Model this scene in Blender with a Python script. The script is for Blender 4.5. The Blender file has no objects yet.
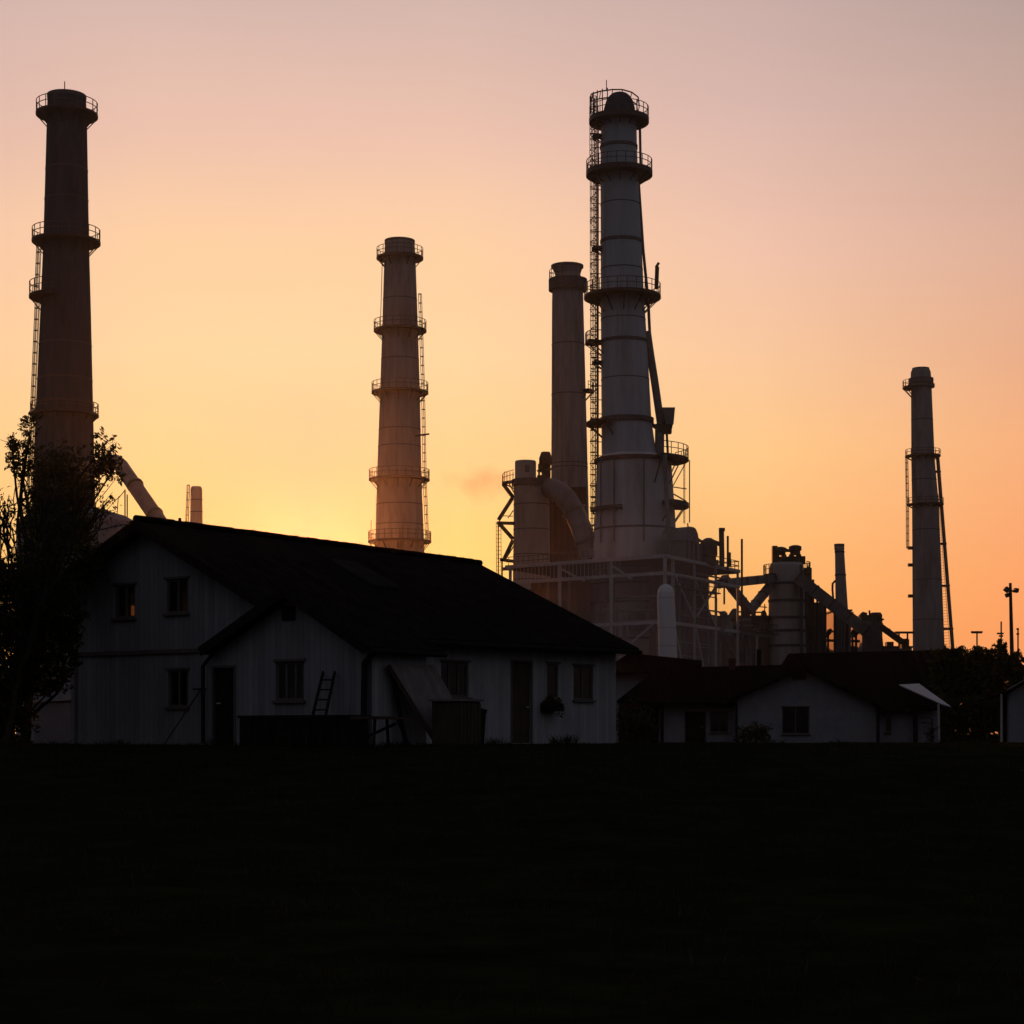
import bpy, math, random
from mathutils import Vector, Matrix, noise
random.seed(7)
R = math.radians
scene = bpy.context.scene
col = scene.collection
F, HY, ZC = 1400.0, 733.0, 0.3          # layout scale in pixels per unit slope, horizon row, eye height
FC = 1900.0; SC = FC / F                # true focal length in pixels; depths laid out at F are stretched by SC at the end

def X(px, d): return (px - 512.0) / F * d
def Z(py, d): return ZC + (HY - py) / F * d
def P(px, py, d): return Vector((X(px, d), d, Z(py, d)))

def smooth(a, b, t):
    t = max(0.0, min(1.0, (t - a) / (b - a)))
    return t * t * (3 - 2 * t)
def ground_z(x, y):
    z = -1.35 * (1 - smooth(13, 31.0, y)) - 0.36 * smooth(43, 72, y)
    z += 0.10 * noise.noise(Vector((x * .35, y * .35, 3.1))) * (1 - smooth(24, 31, y))
    z += 0.035 * noise.noise(Vector((x * .9, y * .9, 7.7)))
    return z

# ------------------------------------------------------------------ materials
def srgb(c):
    return tuple((v / 255 / 12.92) if v / 255 <= .04045 else ((v / 255 + .055) / 1.055) ** 2.4 for v in c)

def mat(name, base, rough=.8, var=.25, scale=3.0, bump=0.0, bscale=20.0, metal=0.0, stretch=(1, 1, 1), dirt=None, dscale=.6):
    m = bpy.data.materials.new(name); m.use_nodes = True
    nt = m.node_tree; b = nt.nodes['Principled BSDF']
    b.inputs['Roughness'].default_value = rough
    b.inputs['Metallic'].default_value = metal
    b.inputs['Specular IOR Level'].default_value = .5 if rough < .6 else (.12 if rough < .82 else 0.0)
    tc = nt.nodes.new('ShaderNodeTexCoord'); mp = nt.nodes.new('ShaderNodeMapping')
    mp.inputs['Scale'].default_value = stretch
    nt.links.new(tc.outputs['Object'], mp.inputs['Vector'])
    n = nt.nodes.new('ShaderNodeTexNoise'); n.inputs['Scale'].default_value = scale
    n.inputs['Detail'].default_value = 6; n.inputs['Roughness'].default_value = .65
    nt.links.new(mp.outputs[0], n.inputs['Vector'])
    rp = nt.nodes.new('ShaderNodeValToRGB')
    rp.color_ramp.elements[0].position = .3; rp.color_ramp.elements[1].position = .72
    rp.color_ramp.elements[0].color = tuple(c * (1 - var) for c in base) + (1,)
    rp.color_ramp.elements[1].color = tuple(min(1, c * (1 + var * .6)) for c in base) + (1,)
    nt.links.new(n.outputs['Fac'], rp.inputs[0])
    out = rp.outputs[0]
    if dirt:
        n2 = nt.nodes.new('ShaderNodeTexNoise'); n2.inputs['Scale'].default_value = dscale
        n2.inputs['Detail'].default_value = 8; n2.inputs['Roughness'].default_value = .7
        nt.links.new(mp.outputs[0], n2.inputs['Vector'])
        r2 = nt.nodes.new('ShaderNodeValToRGB')
        r2.color_ramp.elements[0].position = .52; r2.color_ramp.elements[1].position = .72
        nt.links.new(n2.outputs['Fac'], r2.inputs[0])
        mx = nt.nodes.new('ShaderNodeMixRGB'); mx.inputs['Color2'].default_value = tuple(dirt) + (1,)
        nt.links.new(r2.outputs[0], mx.inputs['Fac']); nt.links.new(out, mx.inputs['Color1'])
        out = mx.outputs[0]
    nt.links.new(out, b.inputs['Base Color'])
    if bump:
        n3 = nt.nodes.new('ShaderNodeTexNoise'); n3.inputs['Scale'].default_value = bscale; n3.inputs['Detail'].default_value = 5
        nt.links.new(tc.outputs['Object'], n3.inputs['Vector'])
        bp = nt.nodes.new('ShaderNodeBump'); bp.inputs['Strength'].default_value = bump; bp.inputs['Distance'].default_value = .05
        nt.links.new(n3.outputs['Fac'], bp.inputs['Height']); nt.links.new(bp.outputs[0], b.inputs['Normal'])
    return m

def grooved(name, base, axis, pitch, rough=.75, depth=.02, var=.2, dark=.45, width=.14):
    """boards, sheets or tiles: a groove every pitch metres along one local axis, with weathering"""
    m = mat(name, base, rough, var, 2.2, stretch=(1, 1, .35))
    nt = m.node_tree; b = nt.nodes['Principled BSDF']
    tc = [n for n in nt.nodes if n.type == 'TEX_COORD'][0]
    sx = nt.nodes.new('ShaderNodeSeparateXYZ'); nt.links.new(tc.outputs['Object'], sx.inputs[0])
    dv = nt.nodes.new('ShaderNodeMath'); dv.operation = 'DIVIDE'; dv.inputs[1].default_value = pitch
    nt.links.new(sx.outputs['XYZ'.index(axis)], dv.inputs[0])
    fr = nt.nodes.new('ShaderNodeMath'); fr.operation = 'FRACT'; nt.links.new(dv.outputs[0], fr.inputs[0])
    fl = nt.nodes.new('ShaderNodeMath'); fl.operation = 'FLOOR'; nt.links.new(dv.outputs[0], fl.inputs[0])
    pp = nt.nodes.new('ShaderNodeMath'); pp.operation = 'PINGPONG'; pp.inputs[1].default_value = .5; nt.links.new(fr.outputs[0], pp.inputs[0])
    mr = nt.nodes.new('ShaderNodeMapRange'); mr.inputs['From Max'].default_value = width; nt.links.new(pp.outputs[0], mr.inputs['Value'])
    wn = nt.nodes.new('ShaderNodeTexWhiteNoise'); wn.noise_dimensions = '1D'; nt.links.new(fl.outputs[0], wn.inputs['W'])
    m1 = nt.nodes.new('ShaderNodeMapRange'); m1.inputs['To Min'].default_value = .78; m1.inputs['To Max'].default_value = 1.0
    nt.links.new(wn.outputs['Value'], m1.inputs['Value'])
    m2 = nt.nodes.new('ShaderNodeMapRange'); m2.inputs['To Min'].default_value = dark; m2.inputs['To Max'].default_value = 1.0
    nt.links.new(mr.outputs[0], m2.inputs['Value'])
    mu = nt.nodes.new('ShaderNodeMath'); mu.operation = 'MULTIPLY'
    nt.links.new(m1.outputs[0], mu.inputs[0]); nt.links.new(m2.outputs[0], mu.inputs[1])
    src = b.inputs['Base Color'].links[0].from_socket
    vm = nt.nodes.new('ShaderNodeVectorMath'); vm.operation = 'SCALE'
    nt.links.new(src, vm.inputs[0]); nt.links.new(mu.outputs[0], vm.inputs['Scale'])
    nt.links.new(vm.outputs[0], b.inputs['Base Color'])
    bp = nt.nodes.new('ShaderNodeBump'); bp.inputs['Strength'].default_value = .8; bp.inputs['Distance'].default_value = depth
    nt.links.new(mr.outputs[0], bp.inputs['Height']); nt.links.new(bp.outputs[0], b.inputs['Normal'])
    return m

def glass_mat():
    m = bpy.data.materials.new('window_glass'); m.use_nodes = True
    nt = m.node_tree; nt.nodes.clear()
    o = nt.nodes.new('ShaderNodeOutputMaterial'); t = nt.nodes.new('ShaderNodeBsdfTransparent')
    g = nt.nodes.new('ShaderNodeBsdfGlossy'); g.inputs['Roughness'].default_value = .04
    fc = nt.nodes.new('ShaderNodeLayerWeight'); fc.inputs['Blend'].default_value = .5
    pw = nt.nodes.new('ShaderNodeMath'); pw.operation = 'POWER'; pw.inputs[1].default_value = 4.0; nt.links.new(fc.outputs['Facing'], pw.inputs[0])
    lw = nt.nodes.new('ShaderNodeMapRange'); lw.inputs['To Min'].default_value = .05; nt.links.new(pw.outputs[0], lw.inputs['Value'])
    n = nt.nodes.new('ShaderNodeTexNoise'); n.inputs['Scale'].default_value = 1.4
    bp = nt.nodes.new('ShaderNodeBump'); bp.inputs['Strength'].default_value = .05
    nt.links.new(n.outputs['Fac'], bp.inputs['Height']); nt.links.new(bp.outputs[0], g.inputs['Normal'])
    t.inputs['Color'].default_value = (.85, .87, .86, 1)
    mx = nt.nodes.new('ShaderNodeMixShader')
    nt.links.new(lw.outputs[0], mx.inputs[0]); nt.links.new(t.outputs[0], mx.inputs[1]); nt.links.new(g.outputs[0], mx.inputs[2])
    nt.links.new(mx.outputs[0], o.inputs['Surface'])
    return m

def leaf_mat(name, base):
    m = mat(name, base, .7, .35, 2.0)
    nt = m.node_tree; b = nt.nodes['Principled BSDF']; o = nt.nodes['Material Output']
    tr = nt.nodes.new('ShaderNodeBsdfTranslucent'); tr.inputs['Color'].default_value = (base[0] * 1.6, base[1] * 1.2, base[2] * .5, 1)
    mx = nt.nodes.new('ShaderNodeMixShader'); mx.inputs[0].default_value = .3
    nt.links.new(b.outputs[0], mx.inputs[1]); nt.links.new(tr.outputs[0], mx.inputs[2]); nt.links.new(mx.outputs[0], o.inputs['Surface'])
    return m

def curtain_mat():
    m = mat('curtain_cloth', (.35, .25, .17), .9, .25, 9.0, stretch=(1, 6, .1))
    nt = m.node_tree; b = nt.nodes['Principled BSDF']; o = nt.nodes['Material Output']
    tr = nt.nodes.new('ShaderNodeBsdfTranslucent'); tr.inputs['Color'].default_value = (.8, .72, .62, 1)
    mx = nt.nodes.new('ShaderNodeMixShader'); mx.inputs[0].default_value = .8
    nt.links.new(b.outputs[0], mx.inputs[1]); nt.links.new(tr.outputs[0], mx.inputs[2]); nt.links.new(mx.outputs[0], o.inputs['Surface'])
    return m

M = dict(
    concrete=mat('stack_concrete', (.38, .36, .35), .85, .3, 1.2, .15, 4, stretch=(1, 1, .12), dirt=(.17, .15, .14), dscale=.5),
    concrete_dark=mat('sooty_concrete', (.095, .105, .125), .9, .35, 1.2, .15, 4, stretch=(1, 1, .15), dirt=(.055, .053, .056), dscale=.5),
    concrete_mid=mat('grey_concrete', (.3, .3, .32), .9, .3, 1.2, .15, 4, stretch=(1, 1, .15), dirt=(.16, .155, .15), dscale=.5),
    paint=mat('grey_steel_paint', (.48, .53, .57), .55, .22, .8, .08, 3, stretch=(1, 1, .1), dirt=(.27, .26, .25), dscale=.45),
    drum=mat('pale_drum_paint', (.66, .63, .62), .6, .25, .7, .1, 3, stretch=(1, 1, .12), dirt=(.36, .3, .26), dscale=.5),
    silo=mat('silo_steel', (.52, .46, .42), .6, .25, .8, .1, 3, stretch=(1, 1, .15), dirt=(.28, .22, .18), dscale=.5),
    tankwhite=mat('white_tank_paint', (.82, .8, .8), .4, .1, 1.2, .03, 2, stretch=(1, 1, .1), dirt=(.6, .55, .5), dscale=.7),
    steel=mat('dark_steel', (.10, .085, .075), .6, .3, 4.0, metal=.2),
    rail=mat('railing_steel', (.16, .13, .11), .6, .3, 5.0),
    lightsteel=mat('galvanised_steel', (.56, .52, .5), .6, .25, 3.0),
    brown=grooved('rusty_cladding', (.17, .095, .068), 'Y', .6, .9, .04, .4, .6, .2),
    duct=mat('duct_steel', (.2, .19, .185), .55, .3, 1.0, dirt=(.11, .085, .07)),
    seam=mat('seam_band', (.15, .14, .14), .7, .3, 3.0),
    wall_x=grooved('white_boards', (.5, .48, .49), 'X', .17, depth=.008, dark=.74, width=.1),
    wall_y=grooved('gable_boards_shade_tone', (.36, .355, .37), 'Y', .17, depth=.008, dark=.74, width=.1),  # same white boards, gable sides' shade put into a darker base colour
    render=mat('white_render', (.3, .29, .31), .9, .2, 1.5, .2, 30, dirt=(.26, .25, .25), dscale=.5),
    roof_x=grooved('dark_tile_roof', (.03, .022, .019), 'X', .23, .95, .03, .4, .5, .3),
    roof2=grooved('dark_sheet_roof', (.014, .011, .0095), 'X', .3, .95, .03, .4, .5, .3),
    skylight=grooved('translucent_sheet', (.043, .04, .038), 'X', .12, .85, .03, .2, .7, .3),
    wood=mat('brown_wood', (.095, .06, .043), .75, .4, 5.0, .1, 40, stretch=(1, 1, .2)),
    darkwood=mat('dark_wood', (.035, .025, .02), .9, .4, 5.0, .1, 40),
    greywood=mat('weathered_board', (.25, .21, .19), .8, .35, 4.0, .1, 30, stretch=(1, 1, .25), dirt=(.13, .1, .09)),
    frame=mat('window_frame_paint', (.16, .13, .11), .6, .2, 4.0),
    pipe=mat('pipe_paint', (.03, .026, .026), .9, .2, 4.0),
    glass=glass_mat(), curtain=curtain_mat(), drape=mat('heavy_drape', (.05, .04, .035), .95, .3, 6.0),
    plaster=mat('room_plaster', (.06, .055, .05), .9, .1, 2.0),
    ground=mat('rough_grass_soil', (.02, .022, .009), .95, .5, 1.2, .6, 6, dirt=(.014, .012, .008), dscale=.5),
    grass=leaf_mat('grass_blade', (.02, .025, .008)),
    leaf=leaf_mat('leaf_dark', (.05, .058, .022)),
    leaf2=leaf_mat('leaf_olive', (.065, .06, .024)),
    bark=mat('bark', (.06, .045, .035), .9, .4, 6.0, .4, 25),
    sheet=mat('pale_metal_sheet', (.36, .36, .39), .45, .15, 2.0),
    lamp=mat('lamp_glass', (.3, .3, .3), .3, .1, 3.0),
)

# ------------------------------------------------------------------ mesh builder
class MB:
    def __init__(s): s.v = []; s.f = []; s.sm = []
    def face(s, pts, sm=False):
        b = len(s.v); s.v += [Vector(p) for p in pts]; s.f.append(tuple(range(b, b + len(pts)))); s.sm.append(sm)
    def quadgrid(s, rows, sm=True, close=False):
        b = len(s.v); n = len(rows[0])
        for r in rows: s.v += [Vector(p) for p in r]
        for i in range(len(rows) - 1):
            for j in range(n if close else n - 1):
                k = (j + 1) % n
                s.f.append((b + i * n + j, b + i * n + k, b + (i + 1) * n + k, b + (i + 1) * n + j)); s.sm.append(sm)
    def box(s, c, d, rot=0.0):
        c = Vector(c); hx, hy, hz = d[0] / 2, d[1] / 2, d[2] / 2
        ca, sa = math.cos(rot), math.sin(rot)
        p = [Vector((c.x + x * ca - y * sa, c.y + x * sa + y * ca, c.z + z)) for z in (-hz, hz) for x, y in ((-hx, -hy), (hx, -hy), (hx, hy), (-hx, hy))]
        for q in ((3, 2, 1, 0), (4, 5, 6, 7), (0, 1, 5, 4), (1, 2, 6, 5), (2, 3, 7, 6), (3, 0, 4, 7)): s.face([p[i] for i in q])
        return s
    def beam(s, a, b, w, h=None):
        a = Vector(a); b = Vector(b); h = h or w
        t = (b - a).normalized(); up = Vector((0, 0, 1)) if abs(t.z) < .95 else Vector((0, 1, 0))
        x = t.cross(up).normalized(); y = x.cross(t).normalized()
        r = lambda p: [p - x * w / 2 - y * h / 2, p + x * w / 2 - y * h / 2, p + x * w / 2 + y * h / 2, p - x * w / 2 + y * h / 2]
        A, B = r(a), r(b)
        s.face(A[::-1]); s.face(B)
        for i in range(4): s.face([A[i], A[(i + 1) % 4], B[(i + 1) % 4], B[i]])
        return s
    def tube(s, pts, r, n=6, r2=None, cap=True):
        pts = [Vector(p) for p in pts]; rows = []
        m = len(pts); px = None
        for i, p in enumerate(pts):
            t = (pts[min(i + 1, m - 1)] - pts[max(i - 1, 0)]).normalized()
            if px is None:
                up = Vector((0, 0, 1)) if abs(t.z) < .9 else Vector((0, 1, 0)); x = t.cross(up).normalized()
            else: x = (px - t * px.dot(t)).normalized()
            px = x; y = t.cross(x)
            rr = r if r2 is None else r + (r2 - r) * i / (m - 1)
            rows.append([p + (x * math.cos(2 * math.pi * k / n) + y * math.sin(2 * math.pi * k / n)) * rr for k in range(n)])
        s.quadgrid(rows, True, True)
        if cap: s.face(rows[0][::-1]); s.face(rows[-1])
        return s
    def lathe(s, prof, n=40, cx=0, cy=0, cap=True):
        """prof: (z, r) or (z, r, dx) rising"""
        ring = lambda z, r, dx=0: [(cx + dx + r * math.cos(2 * math.pi * k / n), cy + r * math.sin(2 * math.pi * k / n), z) for k in range(n)]
        for a, b in zip(prof, prof[1:]): s.quadgrid([ring(*a), ring(*b)], True, True)
        if cap: s.face(ring(*prof[0])[::-1]); s.face(ring(*prof[-1]))
        return s
    def annulus(s, z, r0, r1, th, cx=0, cy=0, a0=0, a1=2 * math.pi, n=48):
        full = abs(a1 - a0) > 6.2
        k = max(6, int(n * (a1 - a0) / 6.283)); A = [a0 + (a1 - a0) * i / k for i in range(k + 1)]
        c = lambda r, zz: [(cx + r * math.cos(a), cy + r * math.sin(a), zz) for a in A]
        s.quadgrid([c(r0, z), c(r1, z)], False); s.quadgrid([c(r1, z - th), c(r0, z - th)], False)
        s.quadgrid([c(r1, z), c(r1, z - th)], True); s.quadgrid([c(r0, z - th), c(r0, z)], True)
        if not full:
            for a in (a0, a1):
                e = lambda r, zz: (cx + r * math.cos(a), cy + r * math.sin(a), zz)
                s.face([e(r0, z), e(r1, z), e(r1, z - th), e(r0, z - th)])
        return s
    def pieces(s, name, m, parent=None):
        """link every connected piece as an object of its own"""
        key = {}; par = list(range(len(s.v)))
        def find(a):
            while par[a] != a: par[a] = par[par[a]]; a = par[a]
            return a
        for i, v in enumerate(s.v):
            k = (round(v.x, 4), round(v.y, 4), round(v.z, 4))
            if k in key: par[find(i)] = find(key[k])
            else: key[k] = i
        for f in s.f:
            for q in f[1:]: par[find(q)] = find(f[0])
        grp = {}
        for f, sm in zip(s.f, s.sm): grp.setdefault(find(f[0]), []).append((f, sm))
        out = []
        for fs in grp.values():
            mb = MB(); mp = {}
            for f, sm in fs:
                for q in f:
                    if q not in mp: mp[q] = len(mb.v); mb.v.append(s.v[q])
                mb.f.append(tuple(mp[q] for q in f)); mb.sm.append(sm)
            out.append(mb.build(name, m, parent))
        return out
    def build(s, name, m, parent=None, loc=None):
        me = bpy.data.meshes.new(name); me.from_pydata(s.v, [], s.f); me.materials.append(m)
        me.polygons.foreach_set('use_smooth', s.sm); me.update()
        o = bpy.data.objects.new(name, me); col.objects.link(o)
        if parent: o.parent = parent
        if loc is not None: o.location = loc
        return o

def tag(o, label=None, cat=None, group=None, kind=None):
    if label: o['label'] = label
    if cat: o['category'] = cat
    if group: o['group'] = group
    if kind: o['kind'] = kind
    return o
def thing(name, label, cat, loc, rz=0.0, group=None):
    o = bpy.data.objects.new(name, None); col.objects.link(o); o.empty_display_size = .2
    o.location = loc; o.rotation_euler = (0, 0, rz)
    return tag(o, label, cat, group)

# ------------------------------------------------------------------ industrial helpers
def railing(parent, z, r, h, cx, cy=0, a0=0, a1=2 * math.pi, th=.045):
    mb = MB(); k = max(6, int(r * (a1 - a0) / 1.0)); n = max(10, int(40 * (a1 - a0) / 6.283))
    A = [a0 + (a1 - a0) * i / n for i in range(n + 1)]
    for hh in (h, h * .52): mb.tube([(cx + r * math.cos(a), cy + r * math.sin(a), z + hh) for a in A], th, 5, cap=False)
    for i in range(k + 1):
        a = a0 + (a1 - a0) * i / k; x, y = cx + r * math.cos(a), cy + r * math.sin(a)
        mb.tube([(x, y, z - .05), (x, y, z + h)], th, 5)
    return mb.build('railing', M['rail'], parent)

def platform(parent, z, r0, r1, cx, cy=0, a0=0, a1=2 * math.pi, rail=1.1, brace=True, th=.22, brl=1.0):
    mb = MB(); mb.annulus(z, r0 * .97, r1, th, cx, cy, a0, a1)
    if brace:
        k = max(2, int(12 * (a1 - a0) / 6.283))
        for i in range(k + (0 if a1 - a0 > 6.2 else 1)):
            a = a0 + (a1 - a0) * (i + .0) / k; c, q = math.cos(a), math.sin(a)
            mb.beam((cx + r1 * .96 * c, cy + r1 * .96 * q, z - th), (cx + r0 * c, cy + r0 * q, z - th - (r1 - r0) * brl), .1)
    o = mb.build('platform', M['steel'], parent)
    if rail: railing(o, z, r1 - .06, rail, cx, cy, a0, a1)
    return o

def ladder_part(parent, a, b, out, cage=True, w=.5, name='ladder', th=.035, step=.45, cr=.42):
    """straight ladder from a (low) to b (high); out = outward direction"""
    a = Vector(a); b = Vector(b); out = Vector(out).normalized(); t = (b - a).normalized()
    side = t.cross(out).normalized(); L = (b - a).length
    mb = MB()
    for sg in (-1, 1): mb.tube([a + side * sg * w / 2, b + side * sg * w / 2], th, 5)
    n = int(L / step)
    for i in range(n):
        p = a + t * (i + .5) * step; mb.tube([p - side * w / 2, p + side * w / 2], th * .8, 4)
    o = mb.build(name, M['rail'], parent)
    if cage:
        c = MB(); k = max(2, int(L / 1.1))
        ang = [math.pi * j / 8 for j in range(9)]
        for i in range(k + 1):
            p = a + t * (L * i / k)
            c.tube([p + side * cr * math.cos(q) + out * (cr * 1.7 * math.sin(q)) for q in ang], .042, 4, cap=False)
        for q in (math.pi * .2, math.pi * .5, math.pi * .8):
            off = side * cr * math.cos(q) + out * (cr * 1.7 * math.sin(q)); c.tube([a + off, b + off], .04, 4)
        c.build('safety_cage', M['rail'], o)
    return o

class Stack:
    """profile rows (py, left px, right px), top first; local origin at the base on the ground"""
    def __init__(s, name, label, cat, d, rows, mt, group=None, base_px=None, n=48, gz=-.36):
        s.d = d; rows = sorted(rows, key=lambda r: -r[0]); s.rows = rows
        lo = rows[0]; s.bx = X(base_px if base_px else (lo[1] + lo[2]) / 2, d); s.gz = gz
        s.root = thing(name, label, cat, (s.bx, d, gz), 0, group)
        prof = []
        for py, l, r in rows: prof.append((Z(py, d) - gz, (r - l) / 2 / F * d, X((l + r) / 2, d) - s.bx))
        if prof[0][0] > .1: prof.insert(0, (-.2, prof[0][1], prof[0][2]))
        s.prof = prof
        MB().lathe(prof, n).build('shaft', mt, s.root)
    def at(s, py):
        z = Z(py, s.d) - s.gz
        for a, b in zip(s.prof, s.prof[1:]):
            if a[0] <= z <= b[0]:
                t = (z - a[0]) / max(1e-6, b[0] - a[0]); return z, a[1] + (b[1] - a[1]) * t, a[2] + (b[2] - a[2]) * t
        q = s.prof[-1] if z > s.prof[-1][0] else s.prof[0]
        return z, q[1], q[2]
    def plat(s, py, l, r, rail=1.1, a0=0, a1=2 * math.pi, brl=1.0, th=.22):
        z, r0, dx = s.at(py); return platform(s.root, z, r0, (r - l) / 2 / F * s.d, dx, 0, a0, a1, rail, True, th, brl)
    def band(s, py, h=.25, over=.06, name='seam_band', m='seam'):
        z, r0, dx = s.at(py); mb = MB(); mb.annulus(z + h / 2, r0 * .98, r0 + over, h, dx); return mb.build(name, M[m], s.root)
    def bands(s, pys, h=.1, over=.03):
        for p in pys: s.band(p, h, over)
    def ladder(s, y0, y1, side, gap=.2, cage=True, aoff=0.0):
        z0, r0, d0 = s.at(y0); z1, r1, d1 = s.at(y1); a = (math.pi if side < 0 else 0) + aoff
        c, q = math.cos(a), math.sin(a)
        return ladder_part(s.root, (d0 + (r0 + gap) * c, (r0 + gap) * q, z0), (d1 + (r1 + gap) * c, (r1 + gap) * q, z1), (c, q, 0), cage, .36, cr=.24)
    def rim(s, depth=.5):
        z, r, dx = s.prof[-1]; mb = MB(); mb.annulus(z + .06, r * .8, r * 1.03, .3, dx); return mb.build('rim', M['seam'], s.root)

# ------------------------------------------------------------------ chimneys
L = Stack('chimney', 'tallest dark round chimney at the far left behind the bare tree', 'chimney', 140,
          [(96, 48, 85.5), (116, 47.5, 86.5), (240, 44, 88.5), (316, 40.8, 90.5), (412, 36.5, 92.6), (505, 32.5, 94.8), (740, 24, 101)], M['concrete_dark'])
L.rim(); L.plat(114, 35.5, 96.5, 1.15); L.plat(241, 32, 99.5, 1.15)
L.plat(297, 29, 101, 1.3, R(150), R(262)); L.plat(414, 34, 101.5, 1.0, brl=.8)
L.ladder(520, 297, -1, .22); L.ladder(297, 241, -1, .3)
L.bands([170, 200, 345, 380, 404], .12, .03)
mb = MB(); z, r, dx = L.at(96); mb.tube([(dx + .1, -r * .7, z), (dx + .1, -r * .7, z + 1.0)], .05); mb.build('lightning_rod', M['steel'], L.root)

Cm = Stack('chimney', 'slender brown chimney with four ring platforms, right above the sunlit house ridge', 'chimney', 185,
           [(241, 385, 414.5), (257, 384.3, 415.5), (330, 382.2, 418), (394, 380, 420), (478, 377, 421.5), (552, 375, 424.5), (740, 368, 432)], M['concrete'])
Cm.rim()
for py, l, r in ((257.5, 376, 423), (330, 373, 426), (392, 371, 428), (479, 369, 430), (541, 367.5, 431)): Cm.plat(py, l, r, 1.2)
Cm.bands([300, 360, 430, 447, 505, 525], .12, .03)
Cm.ladder(541, 479, 1, .22); Cm.ladder(479, 392, 1, .22); Cm.ladder(392, 330, 1, .22); Cm.ladder(330, 294, 1, .22)
Cm.ladder(330, 257.5, -1, .25, False); Cm.ladder(565, 520, -1, .6, False)
z, r, dx = Cm.at(437); MB().beam((dx + r * .6, -r * .7, z - .2), (dx + r + 1.1, -.6, z + .3), .22).pieces('bracket', M['steel'], Cm.root)

B = Stack('chimney', 'smooth chimney with flared mouth standing behind the ladder of the great grey stack', 'chimney', 190,
          [(266, 551.5, 583), (268.5, 552.3, 582.2), (274, 555, 580.5), (281, 555, 581), (288, 552.5, 583), (300, 552, 583.3), (420, 551.5, 586.5), (520, 551, 589), (740, 549, 594)], M['concrete'])
mb = MB(); z, r, dx = B.at(284); mb.annulus(z + .6, r * .9, (587 - 548.5) / 2 / F * 190, 1.5, dx); o = mb.build('collar', M['concrete_dark'], B.root)
railing(o, z + .6, (587 - 548.5) / 2 / F * 190 - .1, 1.2, dx, 0, R(120), R(250))
B.bands([345, 395, 464, 468], .12, .04); B.rim()
z, r, dx = B.at(391); platform(B.root, z, r, r + 1.1, dx, 0, R(-40), R(15), 1.0)

Rt = Stack('chimney', 'lone dark chimney at right with slanting pipe down one side', 'chimney', 225,
           [(368.5, 912.5, 929), (372, 911, 930.5), (378, 910.8, 931), (385, 911.2, 931.3), (460, 911.5, 934.5), (504, 912.3, 938.5), (640, 913, 944), (740, 913, 947)], M['concrete_mid'])
Rt.rim(); Rt.plat(387, 903, 940, 1.0, R(120), R(215)); Rt.band(381, .8, .35); Rt.band(386, .5, .5)
for py, l, r in ((455.5, 905.5, 940.5), (504, 907, 943)): Rt.plat(py, l, r, .9, R(150), R(390), .5)
Rt.ladder(548, 504, -1, .6); Rt.ladder(504, 456, -1, .6)
z0, r0, d0 = Rt.at(457); z1, r1, d1 = Rt.at(648)
pt, pb = Vector((d0 + r0 + .45, -.3, z0)), Vector((X(952.5, 225) - Rt.bx, -.3, z1 - .5))
MB().tube([pb, pt], .3, 10).build('inclined_pipe', M['duct'], Rt.root)
ladder_part(Rt.root, pb + Vector((-.9, 0, 0)), pt + Vector((-.35, 0, -6)), (0, -1, 0), False, .9)
for py in (472, 544, 586, 629):
    z, r, dx = Rt.at(py); t = (z - pb.z) / (pt.z - pb.z); q = pb.lerp(pt, t)
    MB().beam((dx + r * .9, -.3, z), (q.x + .3, -.3, z), .5, .35).build('pipe_bracket', M['steel'], Rt.root)
for py in (548, 565, 596):
    z, r, dx = Rt.at(py); MB().box((dx - r - .3, 0, z), (.9, .6, .5)).pieces('bracket', M['steel'], Rt.root)
Rt.bands([420, 480, 530, 580, 620], .15, .03)

Tn = Stack('vent_stack', 'short pale vent stack with caged ladder seen over the left house ridge', 'vent stack', 210,
           [(486.5, 192, 201), (489, 190.6, 202.2), (523, 190.2, 202.6), (740, 190, 203)], M['silo'], n=24)
Tn.ladder(530, 485, -1, .35); Tn.bands([500, 512], .12, .03)

Sm = Stack('chimney', 'small plain chimney standing beside the sloping conveyor, shortest of the chimneys', 'chimney', 170,
           [(544.5, 834.3, 844.2), (549.5, 834.3, 844.4), (550, 834.6, 844), (552, 835, 844.2), (610, 835.6, 848), (740, 834, 852)], M['concrete'], n=28)
Sm.rim(); Sm.bands([552, 575], .2, .05)
MB().tube([P(832.4, 599, 170) - Vector((Sm.bx, 170, -.36)) + Vector((0, -.6, 0)), P(831.6, 590, 170) - Vector((Sm.bx, 170.6, -.36)), P(831.8, 584, 170) - Vector((Sm.bx, 170.6, -.36)), P(834.6, 581, 170) - Vector((Sm.bx, 170.6, -.36))], .13, 8).build('bypass_pipe', M['steel'], Sm.root)

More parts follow.
